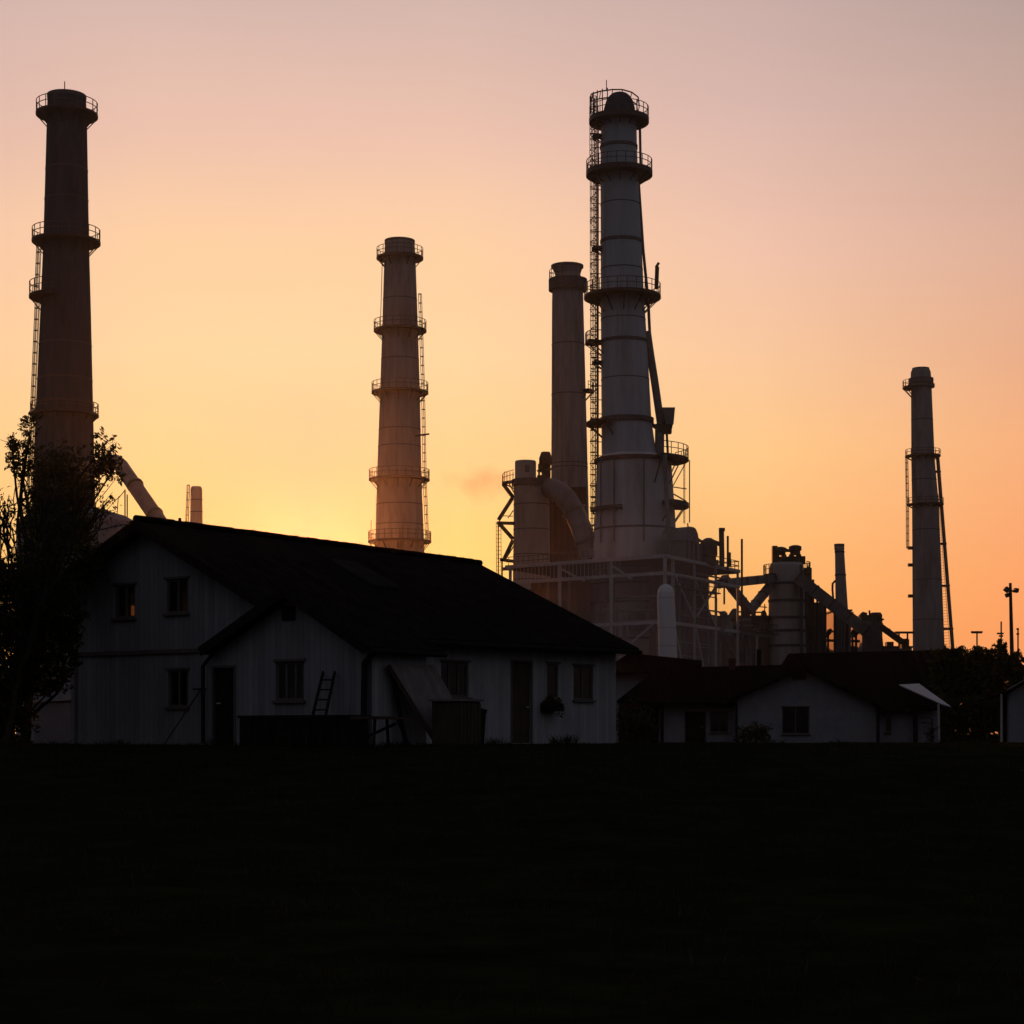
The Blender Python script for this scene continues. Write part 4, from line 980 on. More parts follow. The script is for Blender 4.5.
dN = 80.0; gN = -.36
N1 = thing('neighbour_house', 'white rendered bungalow with one square window in its front gable', 'house', (X(806, dN), dN, gN))
hole_wall(N1, 737, 877, 696, 706.5, dN, [(782, 707, 809.5, 734)], M['render'], [(803, 668.5)])
front_window(N1, 782, 707, 809.5, 734, dN, 1)
bk = 92.0
def PP(px, py, d, dk): v = P(px, py, d); return Vector((v.x, dk, v.z))
for a, b in (((730, 699), (803, 667)), ((803, 667), (885, 709))):
    roofquad(N1, [PP(*a, dN, dN - .5), PP(*b, dN, dN - .5), PP(*b, dN, bk), PP(*a, dN, bk)])
mb = MB()
for px, ptop in ((737.5, 696), (876.5, 706)): x = X(px, dN) - N1.location.x; mb.box((x, 6, (Z(ptop, dN) + .36) / 2 - .1), (.2, 11.5, Z(ptop, dN) + .3))
mb.box((0, 11.8, 1.2), (7.8, .2, 2.6)); mb.pieces('side_wall', M['render'], N1)
q0 = P(799, 675, dN) - N1.location
mb = MB(); mb.box(q0 + Vector((0, -.06, 0)), (.75, .1, .5)); mb.build('vent', M['darkwood'], N1)
MB().tube([P(736.5, 698, dN - .3) - N1.location, P(736.5, 746, dN - .3) - N1.location], .07, 8).build('downpipe', M['pipe'], N1)
MB().tube([P(878, 708, dN - .3) - N1.location, P(878, 746, dN - .3) - N1.location], .1, 8).build('downpipe', M['pipe'], N1)
# right side extension
d2 = 81.0
hole_wall(N1, 879, 926, 708, 708, d2, [(885.5, 710, 891, 732.5)], M['render']); front_window(N1, 885.5, 710, 891, 732.5, d2, 0)
hole_wall(N1, 926.5, 938.5, 709, 709, d2 + .2, [], M['render'])
roofquad(N1, [P(858, 690, d2 + 4), P(880, 709, d2 - .6), P(941, 708, d2 - .6), P(930, 686, d2 + 4)])
MB().tube([P(915.5, 708, d2 - .2) - N1.location, P(915.5, 746, d2 - .2) - N1.location], .13, 8).build('downpipe', M['pipe'], N1)
# metal awning
A_ = thing('awning', 'pale sloping metal sheet roof on a thin post right of the bungalow', 'awning', tuple(P(938, 746, 78)))
roofquad(A_, [P(899, 684.5, 82), P(919, 683.5, 82), P(951, 706.5, 77.5), P(941, 703.5, 78)], 'sheet', .06, 'roof_sheet')
MB().tube([P(938.5, 704, 78) - A_.location, P(939.2, 745, 78) - A_.location], .06, 6).build('post', M['lightsteel'], A_)
mb = MB(); mb.tube([P(920, 717, 79) - A_.location, P(926, 716, 79) - A_.location, P(932, 719, 79) - A_.location, P(933, 744, 79) - A_.location], .05, 6); mb.tube([P(921, 722, 79) - A_.location, P(933, 724, 79) - A_.location], .05, 6); mb.pieces('brace', M['steel'], A_)
# left wing: low cottage with hipped roof
N2 = thing('cottage', 'low cottage with hipped dark roof, a door and a window left of the bungalow gable', 'house', (X(700, 81), 81, gN))
hole_wall(N2, 663, 736, 703, 703, 81, [(685.5, 712, 705, 745), (710, 712, 728, 732.5)], M['render'])
front_window(N2, 710, 712, 728, 732.5, 81, 1)
lx = N2.location
door(N2, X(685.5, 81) - lx.x, X(705, 81) - lx.x, Z(712, 81) - lx.z, 0, 's', -1)
roofquad(N2, [P(617, 700.5, 80.2), P(740, 703, 80.2), P(790, 664.5, 86), P(657, 668, 86)])
roofquad(N2, [P(617, 700.5, 80.2), P(657, 668, 86), P(622, 697, 92)], th=.12)
roofquad(N2, [P(657, 668, 86), P(790, 664.5, 86), P(775, 697, 92), P(622, 697, 92)], th=.12)
mb = MB(); a = P(663.2, 0, 81); mb.box((X(663.2, 81) - lx.x, 5, 1.0), (.2, 9.8, 2.3)); mb.box((X(690, 81) - lx.x, 10, 1.0), (7, .2, 2.3)); mb.pieces('side_wall', M['render'], N2)
hole_wall(N2, 619, 662.5, 702, 702, 82.5, [], M['darkwood'])  # added dark wall, its colour standing in for the shaded porch void
MB().tube([P(662, 704, 80.7) - lx, P(662, 746, 80.7) - lx], .1, 8).build('downpipe', M['pipe'], N2)
MB().tube([P(759, 666, 85) - lx, P(759, 649.5, 85) - lx], .14, 10).build('flue_pipe', M['pipe'], N2)
mb = MB(); mb.box(P(732, 664.5, 85.5) - lx, (.36, .4, .75)); mb.box(P(732, 661.5, 85.5) - lx, (.44, .48, .08)); mb.build('chimney', M['brown'], N2)
# pale outbuilding behind the right end of the big house
dO = 96.0
N3 = thing('outbuilding', 'pale walled outbuilding with low dark roof just behind the right end of the white house', 'outbuilding', (X(650, dO), dO, gN))
hole_wall(N3, 604, 690, 671, 671, dO, [], M['render'])
roofquad(N3, [P(600, 672, dO - .6), P(695, 672.5, dO - .6), P(702, 660.5, dO + 5), P(629, 653, dO + 5)])
roofquad(N3, [P(600, 672, dO - .6), P(629, 653, dO + 5), P(603, 671, dO + 10)], th=.12)
roofquad(N3, [P(629, 653, dO + 5), P(702, 660.5, dO + 5), P(700, 671, dO + 10), P(603, 671, dO + 10)], th=.12)
lx = N3.location; mb = MB(); mb.box((X(604, dO) - lx.x, 4.8, 2), (.2, 9.2, 4.9)); mb.box((X(690, dO) - lx.x, 4.8, 2), (.2, 9.2, 4.9)); mb.box((0, 9.5, 2), (5.8, .2, 4.9)); mb.pieces('side_wall', M['render'], N3)
# long dark barn
dK = 104.0
N4 = thing('barn', 'long black barn with straight ridge behind the bungalow and left of the trees', 'barn', (X(868, dK), dK, gN))
lx = N4.location
mb = MB(); w = (950 - 790) / F * dK; mb.box((0, 5, (Z(688, dK) + .36) / 2), (w, 9, Z(688, dK) + .3)); mb.build('wall', M['darkwood'], N4)
roofquad(N4, [P(788.5, 690, dK - .8), P(952, 690, dK - .8), P(952, 649.5, dK + 5), P(788.5, 653.5, dK + 5)], th=.3)
roofquad(N4, [P(788.5, 653.5, dK + 5), P(952, 649.5, dK + 5), PP(952, 690, dK, dK + 11), PP(788.5, 690, dK, dK + 11)], th=.25)
mb = MB()
for px in (789.5, 951): mb.face([P(px, 689, dK) - lx, PP(px, 689, dK + 9, dK + 9) - lx, P(px, 655, dK + 5) - lx])
mb.pieces('gable', M['darkwood'], N4)
# right house, cut by the frame
dR = 62.0
N5 = thing('corner_house', 'white rendered house cut by the right edge, with timber porch', 'house', (X(1040, dR), dR, -.25))
lx = N5.location
hole_wall(N5, 1008.5, 1100, 689, 689, dR, [(1050, 700, 1075, 728)], M['render'], [(1054, 664)]); front_window(N5, 1050, 700, 1075, 728, dR, 1)
bk5 = Vector((X(1012, 1) * 8, 8, 0))
for a, b in (((1002, 692.5), (1054, 662)), ((1054, 662), (1106, 692.5))):
    pa5, pb5 = PP(*a, dR, dR - .3), PP(*b, dR, dR - .3); roofquad(N5, [pa5, pb5, pb5 + bk5, pa5 + bk5])
mb = MB()
for px in (1009, 1099):
    q = P(px, 690, dR) - lx; q0_ = Vector((q.x, q.y + .05, -.4)); q1_ = Vector((q.x, q.y + .05, q.z)); mb.face([q0_, q1_, q1_ + bk5, q0_ + bk5])
mb.pieces('side_wall', M['render'], N5)
roofquad(N5, [P(982, 699.5, dR), P(1008, 691, dR + .2), P(1003, 692, dR + 6), P(980, 700, dR + 6)], th=.1, name='porch_roof')
for px, m_ in ((1001.5, 'lightsteel'), (985, 'darkwood')): MB().tube([P(px, 694 if px > 990 else 699, dR) - lx, P(px, 746, dR) - lx], .05, 6).build('porch_post', M[m_], N5)
mb = MB()
for k in range(7): mb.box(P(1003.5 + k * .8, 720, dR + .6 + k * .12) - lx, (.03, .1, 2.2))
mb.build('porch_screen', M['darkwood'], N5)

# ------------------------------------------------------------------ floodlight mast and aerials
dP = 95.0
t = thing('floodlight_mast', 'tall floodlight mast with three lamps at the far right above the trees', 'floodlight mast', (X(1013, dP), dP, -.36))
x0 = X(1013, dP)
pt_ = lambda px, py, yo=0: P(px, py, dP) - Vector((x0, dP - yo, -.36))
MB().tube([pt_(1014, 745), pt_(1010.3, 583)], .2, 10, .1).build('pole', M['steel'], t)
MB().beam(pt_(1004.5, 590), pt_(1016.5, 591.5), .12).beam(pt_(1005, 595.5), pt_(1010.5, 595), .1).build('cross_arm', M['steel'], t)
for a, b in (((1003.8, 588.5), (1007.6, 591.5)), ((1005, 596), (1007.6, 595)), ((1013, 590.5), (1016.8, 591))):
    MB().beam(pt_(*a, -.3), pt_(*b, -.3), .5, .28).build('floodlight', M['steel'], t)
def aerial(label, px, top, base_py, bars, d=90.0):
    t = thing('television_aerial', label, 'aerial', (X(px, d), d, -.36))
    MB().tube([(0, 0, -.1), (0, 0, Z(top, d) + .36)], .05, 6).build('mast', M['steel'], t)
    mb = MB()
    for l, r, py in bars: mb.tube([(X(l, d) - X(px, d), 0, Z(py, d) + .36), (X(r, d) - X(px, d), 0, Z(py, d) + .36)], .06, 5)
    mb.build('element', M['steel'], t)
aerial('wide T-shaped aerial standing clear above the hedge right of the lone chimney', 977, 631, 650, [(971, 982.5, 632), (971.5, 982, 632.6)])
aerial('thin upright aerial just left of the floodlight mast', 1001.2, 621.5, 645, [(997, 1003.5, 633.5), (999, 1003, 636)])
aerial('small aerial with short arms right of the floodlight mast', 1018, 628, 645, [(1016.5, 1018.8, 629), (1016.5, 1019, 634)])

# ------------------------------------------------------------------ trees
def grow(mb, p, d, r, L, depth, rnd, tips, spread=.55, bend=.18, up=.12):
    pts = [p]; q = p.copy(); v = d.copy(); n = 4
    for i in range(n):
        v = (v + Vector((rnd.gauss(0, bend), rnd.gauss(0, bend), rnd.gauss(0, bend) + up * .4))).normalized(); q = q + v * (L / n); pts.append(q.copy())
    mb.tube(pts, r, 7 if r > .04 else 5 if r > .015 else 4, r * .62, cap=False)
    if depth == 0: tips.append((q, v)); return
    k = rnd.choice((2, 3, 3))
    for i in range(k):
        w = (v + Vector((rnd.gauss(0, spread), rnd.gauss(0, spread), rnd.gauss(0, spread) + up))).normalized()
        grow(mb, q, w, r * (.66 if i else .72), L * rnd.uniform(.66, .86), depth - 1, rnd, tips, spread, bend, up)
    if depth >= 2:
        for i in range(2):
            j = rnd.randint(1, n - 1); w = (v + Vector((rnd.gauss(0, .8), rnd.gauss(0, .8), rnd.gauss(0, .5)))).normalized()
            grow(mb, pts[j], w, r * .4, L * .6, depth - 2, rnd, tips, spread, bend, up)
LEAFK = 9.0
def hedge(name, label, l, r, top, d, depth, seed, size=.12, dens=420):
    rnd = random.Random(seed); x = X((l + r) / 2, d); gz = ground_z(x, d); w = (r - l) / F * d; h = Z(top, d) - gz
    t = thing(name, label, 'hedge', (x, d, gz)); st = MB(); cr = MB()
    for i in range(max(4, int(w / .7))):
        px_ = -w / 2 + w * (i + .5) / max(4, int(w / .7)); st.tube([(px_, depth / 2, -.1), (px_ + rnd.gauss(0, .1), depth / 2, h * .7)], .05, 5, .02)
    st.pieces('stem', M['bark'], t)
    for i in range(int(dens * w * h)):
        u_, v_ = rnd.uniform(-.5, .5), rnd.random() ** .8
        hh = h * (1 + .16 * noise.noise(Vector((u_ * w * .9, seed, 0))) + .08 * noise.noise(Vector((u_ * w * 2.7, seed, 5))))
        p = Vector((u_ * w, rnd.uniform(0, depth), v_ * hh)); sz = size * rnd.uniform(.6, 1.3)
        a = Vector((rnd.gauss(0, 1), rnd.gauss(0, 1), rnd.gauss(0, 1))).normalized(); b = a.cross(Vector((rnd.gauss(0, 1), rnd.gauss(0, 1), rnd.gauss(0, 1)))).normalized()
        cr.face([p - a * sz, p + b * sz * .45, p + a * sz, p - b * sz * .45])
    cr.build('foliage', M['leaf'], t); return t
def tree(name, label, px, d, trunk_r, L, depth, seed, blobs, leafn, leafsize, tipn, m='leaf', lean=(0, 0), tiprad=.3, spread=.55, up=.12, group=None, stems=1, bend=.12):
    rnd = random.Random(seed); x = X(px, d); gz = ground_z(x, d)
    t = thing(name, label, 'tree' if name != 'shrub' else 'shrub', (x, d, gz), 0, group)
    tr = MB(); tips = []
    for k in range(stems):
        off = Vector((rnd.uniform(-.25, .25), rnd.uniform(-.25, .25), 0)) * (stems > 1)
        grow(tr, Vector((0, 0, -.15)) + off, Vector((lean[0] + off.x * 1.2, lean[1] + off.y, 1)).normalized(), trunk_r, L, depth, rnd, tips, spread, bend, up)
    for bl in blobs:                      # limbs reaching into every clump
        c = P(bl[0], bl[1], d + bl[4]) - Vector((x, d, gz)); z0 = max(.2, c.z * .35)
        mid = Vector((c.x * .35, c.y * .35, (z0 + c.z) * .5))
        mid2 = mid.lerp(c, .5) + Vector((rnd.gauss(0, .16), rnd.gauss(0, .1), rnd.gauss(0, .12)))
        tr.tube([Vector((0, 0, z0)), mid + Vector((rnd.gauss(0, .14), 0, 0)), mid2, c], trunk_r * .4, 6, .018, cap=False)
        for q in range(5):
            b0 = mid2.lerp(c, rnd.random()); e = c + Vector((rnd.gauss(0, .55) * bl[2] / F * d, rnd.gauss(0, .4), rnd.gauss(0, .5) * bl[3] / F * d))
            tr.tube([b0, (b0 + e) / 2 + Vector((rnd.gauss(0, .07), 0, rnd.gauss(.05, .06))), e], .014, 4, .005, cap=False)
    tr.build('trunk', M['bark'], t)
    cr = MB()
    for (bx, by, rx, ry, yo, dens) in blobs:
        c = P(bx, by, d + yo) - Vector((x, d, gz)); rad = (rx / F * d, max(rx, ry) / F * d * .9, ry / F * d)
        nn = int(leafn * LEAFK * dens * rad[0] * rad[2]); ns = max(6, nn // 14); sp0 = .16 + .28 * min(1.0, rad[0])
        for q in range(ns):
            while True:
                v = Vector((rnd.uniform(-1, 1), rnd.uniform(-1, 1), rnd.uniform(-1, 1)))
                if v.length < 1: break
            lump = noise.noise(Vector((v.x * rad[0], v.y * rad[1], v.z * rad[2])) * (1.6 / max(.5, rad[0])) + Vector((bx, by, seed)))
            if lump < rnd.uniform(-.55, -.05): continue
            p0 = c + Vector((v.x * rad[0], v.y * rad[1], v.z * rad[2])) * .93
            dr_ = (Vector((v.x, v.y, v.z * .6 + .25)) * .8 + Vector((rnd.gauss(0, .6), rnd.gauss(0, .6), rnd.gauss(0, .5)))).normalized()
            ln_ = sp0 * rnd.uniform(.4, 1.25)
            for j in range(14):
                t_ = rnd.random(); p = p0 + dr_ * ln_ * t_ + Vector((rnd.gauss(0, 1), rnd.gauss(0, 1), rnd.gauss(0, 1))) * (.045 + .05 * rad[0]) * (1 - .6 * t_)
                sz = leafsize * rnd.uniform(.55, 1.3); a = (dr_ + Vector((rnd.gauss(0, .7), rnd.gauss(0, .7), rnd.gauss(0, .7)))).normalized()
                b = a.cross(Vector((rnd.gauss(0, 1), rnd.gauss(0, 1), rnd.gauss(0, 1)))).normalized()
                cr.face([p - a * sz, p + b * sz * .4, p + a * sz, p - b * sz * .4])
    for p, v in tips: leaves(cr, p, (tiprad, tiprad, tiprad * .8), tipn, leafsize, rnd)
    cr.build('crown', M[m], t)
    return t
# left group: bare branching tree, leafy tree before the chimney, dark evergreen shrubs
tree('tree', 'sparse tree with bare branches against the glow at the left edge', -2, 33, .10, 2.0, 5, 18, [], 260, .05, 5, 'leaf2', (.05, 0), .2, .42, .2, bend=.2, stems=2)
tree('tree', 'leafy tree with dense dark crown standing in front of the tall left chimney', 24, 35, .14, 1.7, 3, 23,
     [(24, 458, 13, 20, 0, 1.9), (30, 430, 8, 16, 0, 1.5), (12, 448, 9, 12, 0, 1.3), (22, 474, 11, 9, 0, 1.5), (58, 466, 27, 20, .3, 1.2), (60, 490, 32, 26, 0, 2.4), (55, 520, 34, 30, 0, 2.4), (62, 555, 36, 34, 0, 2.4), (103, 460, 11, 18, 0, 1.9), (114, 470, 12, 11, .2, 2.2), (101, 478, 10, 10, 0, 1.2), (108, 440, 6, 10, 0, 1.2), (110, 500, 9, 8, .1, .35), (90, 565, 14, 22, -.2, 1.3), (84, 520, 9, 24, 0, 1.3), (48, 590, 26, 20, 0, 1.7)], 300, .06, 3, 'leaf', (.1, 0), .2, .35, .3)
tree('shrub', 'dark evergreen shrub filling the lower left corner beside the bin store', 22, 33.5, .08, .9, 3, 31,
     [(18, 600, 32, 36, 0, 2.2), (55, 615, 24, 44, .3, 2.2), (5, 585, 22, 24, .3, 1.5), (10, 660, 34, 44, 0, 2.2), (8, 710, 24, 34, 0, 2.2), (70, 610, 11, 34, 0, 1.6), (62, 655, 13, 32, .2, 1.8), (46, 672, 18, 24, .4, 1.8), (-4, 620, 20, 60, .2, 1.6)], 300, .07, 6, 'leaf', stems=3)
tree('shrub', 'round dark shrub in the gap right of the white house', 636, 46, .04, .5, 3, 41, [(634, 727, 17, 16, 0, 1.5), (646, 733, 10, 10, 0, 1.2), (627, 722, 9, 9, 0, 1)], 320, .06, 4, stems=3)
tree('shrub', 'spreading garden shrub at the foot of the bungalow gable', 756, 76, .04, .5, 3, 43, [(752, 737, 15, 8, 0, 1.3), (763, 735, 8, 7, 0, 1.1), (742, 734, 6, 8, 0, 1)], 150, .09, 3, 'leaf2', stems=3)
tree('shrub', 'small shrub under the awning post beside the bungalow', 932, 77, .03, .5, 2, 44, [(929, 739, 5, 6, 0, 1), (933, 733, 4, 7, 0, .8)], 150, .08, 4, 'leaf2', stems=2)
gt = 'dark trees on the right skyline'
tree('tree', 'broad dark tree directly right of the lone chimney foot', 950, 88, .16, 1.5, 3, 51, [(946, 664, 14, 18, 0, 3), (962, 664, 14, 17, 0, 3), (954, 676, 22, 24, 0, 3), (952, 705, 26, 34, 0, 1.8)], 75, .15, 5, group=gt)
tree('tree', 'dark tree below the T-shaped aerial', 977, 88, .16, 1.5, 3, 53, [(974, 662, 13, 15, 0, 3), (986, 664, 13, 17, 0, 3), (980, 680, 20, 22, 0, 3), (978, 708, 24, 32, 0, 1.8)], 75, .15, 5, group=gt)
tree('tree', 'dark tree with raised tuft below the thin upright aerial', 1000, 88, .16, 1.5, 3, 57, [(1001, 646, 6, 8, 0, 1.8), (999, 657, 11, 12, 0, 3), (1007, 668, 13, 15, 0, 3), (996, 672, 15, 18, 0, 3), (999, 705, 22, 34, 0, 1.8)], 75, .15, 5, group=gt)
tree('tree', 'dark tree sloping down to the right edge under the floodlight mast', 1021, 88, .14, 1.3, 3, 59, [(1017, 665, 10, 14, 0, 3), (1030, 674, 13, 16, 0, 3), (1020, 690, 18, 24, 0, 1.8)], 75, .15, 5, group=gt)

hedge('hedge', 'dark clipped hedge between the awning and the corner house', 939, 1004, 698, 86, 1.6, 5)
mb = MB(); rnd = random.Random(70)      # far wood along the horizon
for i in range(5200):
    x = rnd.uniform(-330, 330); h = 5.5 + 2.5 * noise.noise(Vector((x * .03, 0, 2))) + 1.6 * noise.noise(Vector((x * .15, 0, 4)))
    p = Vector((x, 420 + rnd.uniform(-6, 6), -.4 + h * rnd.random() ** .7)); sz = rnd.uniform(.8, 1.7)
    a = Vector((rnd.gauss(0, 1), rnd.gauss(0, 1), rnd.gauss(0, 1))).normalized(); b = a.cross(Vector((rnd.gauss(0, 1), rnd.gauss(0, 1), rnd.gauss(0, 1)))).normalized()
    mb.face([p - a * sz, p + b * sz * .6, p + a * sz, p - b * sz * .6])
tag(mb.build('far_wood', M['leaf']), 'low dark wood along the horizon', None, None, 'stuff')

# ------------------------------------------------------------------ ground and grass
ys = [-40, -20, -8, 0] + [2 + i * .6 for i in range(52)] + [34, 37, 40, 44, 48, 54, 60, 66, 72, 80, 100, 140, 200, 300, 420, 600]
xs_ = [-500, -300, -160, -90, -60, -45] + [-36 + i * .8 for i in range(91)] + [45, 60, 90, 160, 300, 500]
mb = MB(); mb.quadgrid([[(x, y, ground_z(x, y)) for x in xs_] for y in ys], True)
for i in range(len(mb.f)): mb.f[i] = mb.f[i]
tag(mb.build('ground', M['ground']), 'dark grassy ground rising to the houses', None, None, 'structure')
mb = MB(); rnd = random.Random(77)
for i in range(26000):
    y = 8 + 26 * rnd.random() ** .8; half = y * .40 + 1; x = rnd.uniform(-half, half)
    if noise.noise(Vector((x * .5, y * .5, 1.7))) < rnd.uniform(-.5, .15): continue
    z = ground_z(x, y) - .02; h = rnd.uniform(.05, .17) * (1.0 if y < 29 else .55); a = rnd.uniform(0, 6.28); w = .006 + .004 * rnd.random()
    lx_, ly_ = rnd.gauss(0, .4) * h, rnd.gauss(0, .4) * h; c, s_ = math.cos(a) * w, math.sin(a) * w
    mb.face([(x - c, y - s_, z), (x + c, y + s_, z), (x + lx_ * .5 + c * .6, y + ly_ * .5 + s_ * .6, z + h * .6), (x + lx_, y + ly_, z + h)])
for i in range(9000):
    y = rnd.uniform(30.2, 32.0); x = rnd.uniform(-13.5, 13.5); z = ground_z(x, y) - .02; h = rnd.uniform(.04, .13) * (1 + 2.4 * max(0, noise.noise(Vector((x * 1.3, 0, 9))))); a = rnd.uniform(0, 6.28); w = .008
    lx_, ly_ = rnd.gauss(0, .4) * h, rnd.gauss(0, .4) * h; c, s_ = math.cos(a) * w, math.sin(a) * w
    mb.face([(x - c, y - s_, z), (x + c, y + s_, z), (x + lx_ * .5 + c * .6, y + ly_ * .5 + s_ * .6, z + h * .6), (x + lx_, y + ly_, z + h)])
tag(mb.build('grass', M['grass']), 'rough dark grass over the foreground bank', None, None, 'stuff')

# ------------------------------------------------------------------ air: haze and the puff of smoke
SUN_PX, SUN_PY = 308, 549
az = math.atan2(SUN_PX - 512, FC); el = math.atan2((HY - SUN_PY) * math.cos(az), FC)
mb = MB(); mb.box((0, 285, 38), (1040, 680, 84))
hz_ = mb.build('haze', bpy.data.materials.new('haze_air')); tag(hz_, 'thin warm dusk haze', None, None, 'stuff')
m = hz_.data.materials[0]; m.use_nodes = True; m.node_tree.nodes.clear()
o = m.node_tree.nodes.new('ShaderNodeOutputMaterial'); v = m.node_tree.nodes.new('ShaderNodeVolumePrincipled')
HAZE_DENSITY, HAZE_G = 6e-5, .947
v.inputs['Density'].default_value = HAZE_DENSITY; v.inputs['Anisotropy'].default_value = HAZE_G; v.inputs['Color'].default_value = (.95, .93, .92, 1)
m.node_tree.links.new(v.outputs[0], o.inputs['Volume'])
ds = 172.0
c = P(482, 482, ds); mb = MB(); mb.box((0, 0, 0), (13, 5, 7)); sm = mb.build('smoke', bpy.data.materials.new('smoke_puff'), None, c); tag(sm, 'small pink smoke puff drifting left of the silo', None, None, 'stuff')
m = sm.data.materials[0]; m.use_nodes = True; nt = m.node_tree; nt.nodes.clear()
o = nt.nodes.new('ShaderNodeOutputMaterial'); v = nt.nodes.new('ShaderNodeVolumePrincipled'); nt.links.new(v.outputs[0], o.inputs['Volume'])
v.inputs['Color'].default_value = (1.0, .78, .72, 1); v.inputs['Anisotropy'].default_value = .72
tc = nt.nodes.new('ShaderNodeTexCoord'); n = nt.nodes.new('ShaderNodeTexNoise'); n.inputs['Scale'].default_value = .55; n.inputs['Detail'].default_value = 4
nt.links.new(tc.outputs['Object'], n.inputs['Vector'])
mp = nt.nodes.new('ShaderNodeMapping'); mp.inputs['Scale'].default_value = (1 / 6.3, 1 / 2.4, 1 / 3.3); nt.links.new(tc.outputs['Object'], mp.inputs['Vector'])
ln = nt.nodes.new('ShaderNodeVectorMath'); ln.operation = 'LENGTH'; nt.links.new(mp.outputs[0], ln.inputs[0])
mr = nt.nodes.new('ShaderNodeMapRange'); mr.inputs['From Min'].default_value = .1; mr.inputs['From Max'].default_value = 1.0; mr.inputs['To Min'].default_value = .58; mr.inputs['To Max'].default_value = 0.0; nt.links.new(ln.outputs['Value'], mr.inputs['Value'])
ad = nt.nodes.new('ShaderNodeMath'); ad.operation = 'ADD'; nt.links.new(mr.outputs[0], ad.inputs[0]); nt.links.new(n.outputs['Fac'], ad.inputs[1])
m2 = nt.nodes.new('ShaderNodeMapRange'); m2.inputs['From Min'].default_value = .64; m2.inputs['From Max'].default_value = 1.15; m2.inputs['To Max'].default_value = .3; nt.links.new(ad.outputs[0], m2.inputs['Value'])
nt.links.new(m2.outputs[0], v.inputs['Density'])

# dust hanging about the foot of the works
du = MB(); du.box((0, 0, 0), (33, 50, 34)); du = du.build('dust', bpy.data.materials.new('dust_air'), None, Vector((X(640, 132), 132, 15))); tag(du, 'pinkish dust hanging round the foot of the works', None, None, 'stuff')
m = du.data.materials[0]; m.use_nodes = True; nt = m.node_tree; nt.nodes.clear()
o = nt.nodes.new('ShaderNodeOutputMaterial'); v = nt.nodes.new('ShaderNodeVolumePrincipled'); nt.links.new(v.outputs[0], o.inputs['Volume'])
v.inputs['Color'].default_value = (.92, .82, .84, 1); v.inputs['Anisotropy'].default_value = .55
tc = nt.nodes.new('ShaderNodeTexCoord'); mp = nt.nodes.new('ShaderNodeMapping'); mp.inputs['Scale'].default_value = (1 / 16.2, 1 / 33.5, 1 / 31.0); mp.inputs['Location'].default_value = (0, 0, .5); nt.links.new(tc.outputs['Object'], mp.inputs['Vector'])
ln = nt.nodes.new('ShaderNodeVectorMath'); ln.operation = 'LENGTH'; nt.links.new(mp.outputs[0], ln.inputs[0])
mr = nt.nodes.new('ShaderNodeMapRange'); mr.interpolation_type = 'SMOOTHSTEP'; mr.inputs['From Min'].default_value = .2; mr.inputs['From Max'].default_value = 1.0; mr.inputs['To Min'].default_value = 1.0; mr.inputs['To Max'].default_value = 0.0; nt.links.new(ln.outputs['Value'], mr.inputs['Value'])
mk = nt.nodes.new('ShaderNodeMath'); mk.operation = 'MULTIPLY'; mk.inputs[1].default_value = 1.05e-2; nt.links.new(mr.outputs[0], mk.inputs[0]); nt.links.new(mk.outputs[0], v.inputs['Density'])

# ------------------------------------------------------------------ sky
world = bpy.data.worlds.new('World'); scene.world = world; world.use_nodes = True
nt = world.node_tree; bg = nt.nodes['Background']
tc = nt.nodes.new('ShaderNodeTexCoord'); sx = nt.nodes.new('ShaderNodeSeparateXYZ')
nt.links.new(tc.outputs['Generated'], sx.inputs[0])
def math_(op, a, b=None):
    n = nt.nodes.new('ShaderNodeMath'); n.operation = op
    for i, q in enumerate((a, b)):
        if q is None: continue
        if isinstance(q, (int, float)): n.inputs[i].default_value = q
        else: nt.links.new(q, n.inputs[i])
    return n.outputs[0]
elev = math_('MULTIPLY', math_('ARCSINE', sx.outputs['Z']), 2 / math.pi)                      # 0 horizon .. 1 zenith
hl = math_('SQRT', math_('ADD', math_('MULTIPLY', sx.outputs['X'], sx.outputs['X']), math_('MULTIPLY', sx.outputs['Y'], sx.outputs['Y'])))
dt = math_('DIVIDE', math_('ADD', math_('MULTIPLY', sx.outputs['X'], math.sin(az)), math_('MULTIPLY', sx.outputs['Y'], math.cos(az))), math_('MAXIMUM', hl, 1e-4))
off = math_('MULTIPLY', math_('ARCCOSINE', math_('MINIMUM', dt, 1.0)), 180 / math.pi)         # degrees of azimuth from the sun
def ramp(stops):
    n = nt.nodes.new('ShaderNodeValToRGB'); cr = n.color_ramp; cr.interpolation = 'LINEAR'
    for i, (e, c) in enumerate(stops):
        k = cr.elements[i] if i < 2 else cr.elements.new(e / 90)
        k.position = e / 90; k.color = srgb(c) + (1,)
    nt.links.new(elev, n.inputs[0]); return n.outputs[0]
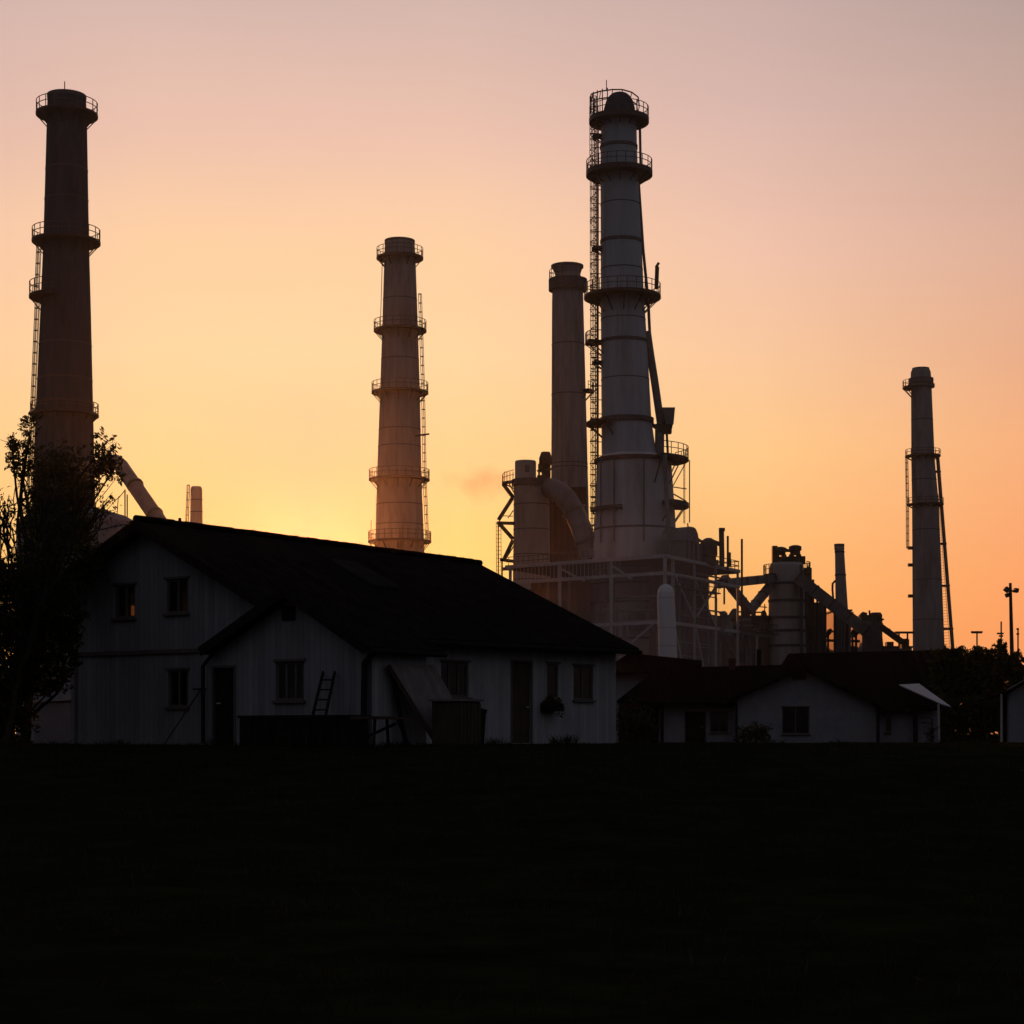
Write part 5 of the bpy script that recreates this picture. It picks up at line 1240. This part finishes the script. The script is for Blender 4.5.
SKY = [
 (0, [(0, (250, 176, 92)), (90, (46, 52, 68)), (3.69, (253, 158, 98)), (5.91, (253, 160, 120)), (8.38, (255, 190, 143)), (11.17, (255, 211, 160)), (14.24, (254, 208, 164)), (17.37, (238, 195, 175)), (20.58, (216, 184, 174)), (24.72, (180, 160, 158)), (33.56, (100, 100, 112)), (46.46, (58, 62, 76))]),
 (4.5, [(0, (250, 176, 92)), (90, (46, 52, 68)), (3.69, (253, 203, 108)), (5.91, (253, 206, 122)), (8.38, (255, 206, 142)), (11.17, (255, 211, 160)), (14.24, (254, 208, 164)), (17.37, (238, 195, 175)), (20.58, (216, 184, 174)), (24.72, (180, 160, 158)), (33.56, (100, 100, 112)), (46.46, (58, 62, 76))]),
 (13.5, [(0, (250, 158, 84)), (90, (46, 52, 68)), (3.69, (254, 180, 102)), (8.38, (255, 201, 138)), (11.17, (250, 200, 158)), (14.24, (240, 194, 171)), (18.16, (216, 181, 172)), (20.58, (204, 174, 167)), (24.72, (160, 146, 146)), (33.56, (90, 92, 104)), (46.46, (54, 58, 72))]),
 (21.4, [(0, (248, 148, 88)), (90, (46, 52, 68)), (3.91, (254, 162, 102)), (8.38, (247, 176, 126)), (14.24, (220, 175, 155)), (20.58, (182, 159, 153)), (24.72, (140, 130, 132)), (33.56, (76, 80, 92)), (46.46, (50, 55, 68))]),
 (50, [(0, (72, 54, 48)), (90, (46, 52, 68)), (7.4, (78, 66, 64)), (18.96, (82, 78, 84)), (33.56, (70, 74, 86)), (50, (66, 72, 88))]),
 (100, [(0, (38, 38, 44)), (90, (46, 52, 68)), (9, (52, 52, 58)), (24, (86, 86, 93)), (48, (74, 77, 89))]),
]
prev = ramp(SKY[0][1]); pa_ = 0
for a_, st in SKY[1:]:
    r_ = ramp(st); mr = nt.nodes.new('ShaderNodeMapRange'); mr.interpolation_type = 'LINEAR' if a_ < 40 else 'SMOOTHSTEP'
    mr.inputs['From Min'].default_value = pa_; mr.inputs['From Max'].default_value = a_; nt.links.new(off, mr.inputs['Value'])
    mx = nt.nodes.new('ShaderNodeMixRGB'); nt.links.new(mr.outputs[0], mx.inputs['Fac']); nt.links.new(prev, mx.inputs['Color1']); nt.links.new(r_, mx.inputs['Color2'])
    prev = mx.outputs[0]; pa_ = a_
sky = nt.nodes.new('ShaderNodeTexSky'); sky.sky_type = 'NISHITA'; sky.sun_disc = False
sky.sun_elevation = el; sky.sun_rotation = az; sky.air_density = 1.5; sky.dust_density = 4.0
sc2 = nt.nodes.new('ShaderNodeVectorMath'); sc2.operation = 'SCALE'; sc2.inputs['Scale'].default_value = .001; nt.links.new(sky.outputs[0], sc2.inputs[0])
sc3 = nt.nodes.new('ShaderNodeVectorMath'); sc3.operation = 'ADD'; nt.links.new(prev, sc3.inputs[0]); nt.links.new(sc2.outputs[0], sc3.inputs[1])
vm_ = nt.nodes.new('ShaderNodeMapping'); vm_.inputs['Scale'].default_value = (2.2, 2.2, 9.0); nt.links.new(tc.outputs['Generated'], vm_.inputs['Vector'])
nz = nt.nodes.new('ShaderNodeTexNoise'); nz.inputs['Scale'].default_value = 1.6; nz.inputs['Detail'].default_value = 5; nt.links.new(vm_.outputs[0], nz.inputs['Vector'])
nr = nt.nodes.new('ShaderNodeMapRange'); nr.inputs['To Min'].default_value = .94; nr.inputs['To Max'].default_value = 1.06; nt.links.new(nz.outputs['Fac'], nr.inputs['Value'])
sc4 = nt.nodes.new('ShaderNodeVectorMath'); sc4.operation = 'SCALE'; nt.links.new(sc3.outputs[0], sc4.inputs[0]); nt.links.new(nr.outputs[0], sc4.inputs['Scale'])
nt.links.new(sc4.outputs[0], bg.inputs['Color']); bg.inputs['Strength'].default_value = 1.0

sl = bpy.data.lights.new('sun', 'SUN'); sl.energy = .7; sl.angle = R(.5); sl.color = (1, .275, .07)
so = bpy.data.objects.new('sun', sl); col.objects.link(so)
sd = Vector((math.sin(az) * math.cos(el), math.cos(az) * math.cos(el), math.sin(el)))
so.rotation_euler = (-sd).to_track_quat('-Z', 'Y').to_euler(); so.location = (0, 0, 90)

# ------------------------------------------------------------------ stretch the layout depths to the true focal length
house_set = {'white_house', 'ladder', 'storage_chest', 'garden_rake', 'trestle_table', 'board', 'crate', 'bin', 'window_box'}
keep_round = {'hedge', 'far_wood', 'chimney', 'vent_stack', 'process_stack', 'storage_tank', 'silo', 'storage_dome', 'tree', 'shrub', 'exhaust_fan', 'smoke', 'bin_store', 'floodlight_mast', 'television_aerial'}
def below(o):
    yield o
    for c in o.children: yield from below(c)
bpy.context.view_layer.update()
for o in list(col.objects):
    kind_ = o.name.split('.')[0]
    if o.parent or o.type == 'LIGHT' or kind_ in house_set: continue
    o.location.y *= SC
    if kind_ in keep_round: continue
    for c in below(o):
        if c is not o: c.location.y *= SC
        if c.type == 'MESH':
            for v in c.data.vertices: v.co.y *= SC

# ------------------------------------------------------------------ camera and output
cam = bpy.data.cameras.new('camera'); co = bpy.data.objects.new('camera', cam); col.objects.link(co)
co.location = (0, 0, ZC); co.rotation_euler = (R(90), 0, 0)
cam.sensor_width = 36; cam.lens = FC / 1024 * 36; cam.shift_y = (HY - 512) / 1024; cam.clip_end = 3000; cam.clip_start = .05
scene.camera = co
vs = scene.view_settings; vs.view_transform = 'Standard'; vs.look = 'None'; vs.exposure = 0; vs.gamma = 1
scene.cycles.use_denoising = True
scene.cycles.max_bounces = 6; scene.cycles.diffuse_bounces = 3; scene.cycles.volume_bounces = 2; scene.cycles.transparent_max_bounces = 12
scene.cycles.volume_step_rate = 1.0; scene.cycles.caustics_reflective = False; scene.cycles.caustics_refractive = False
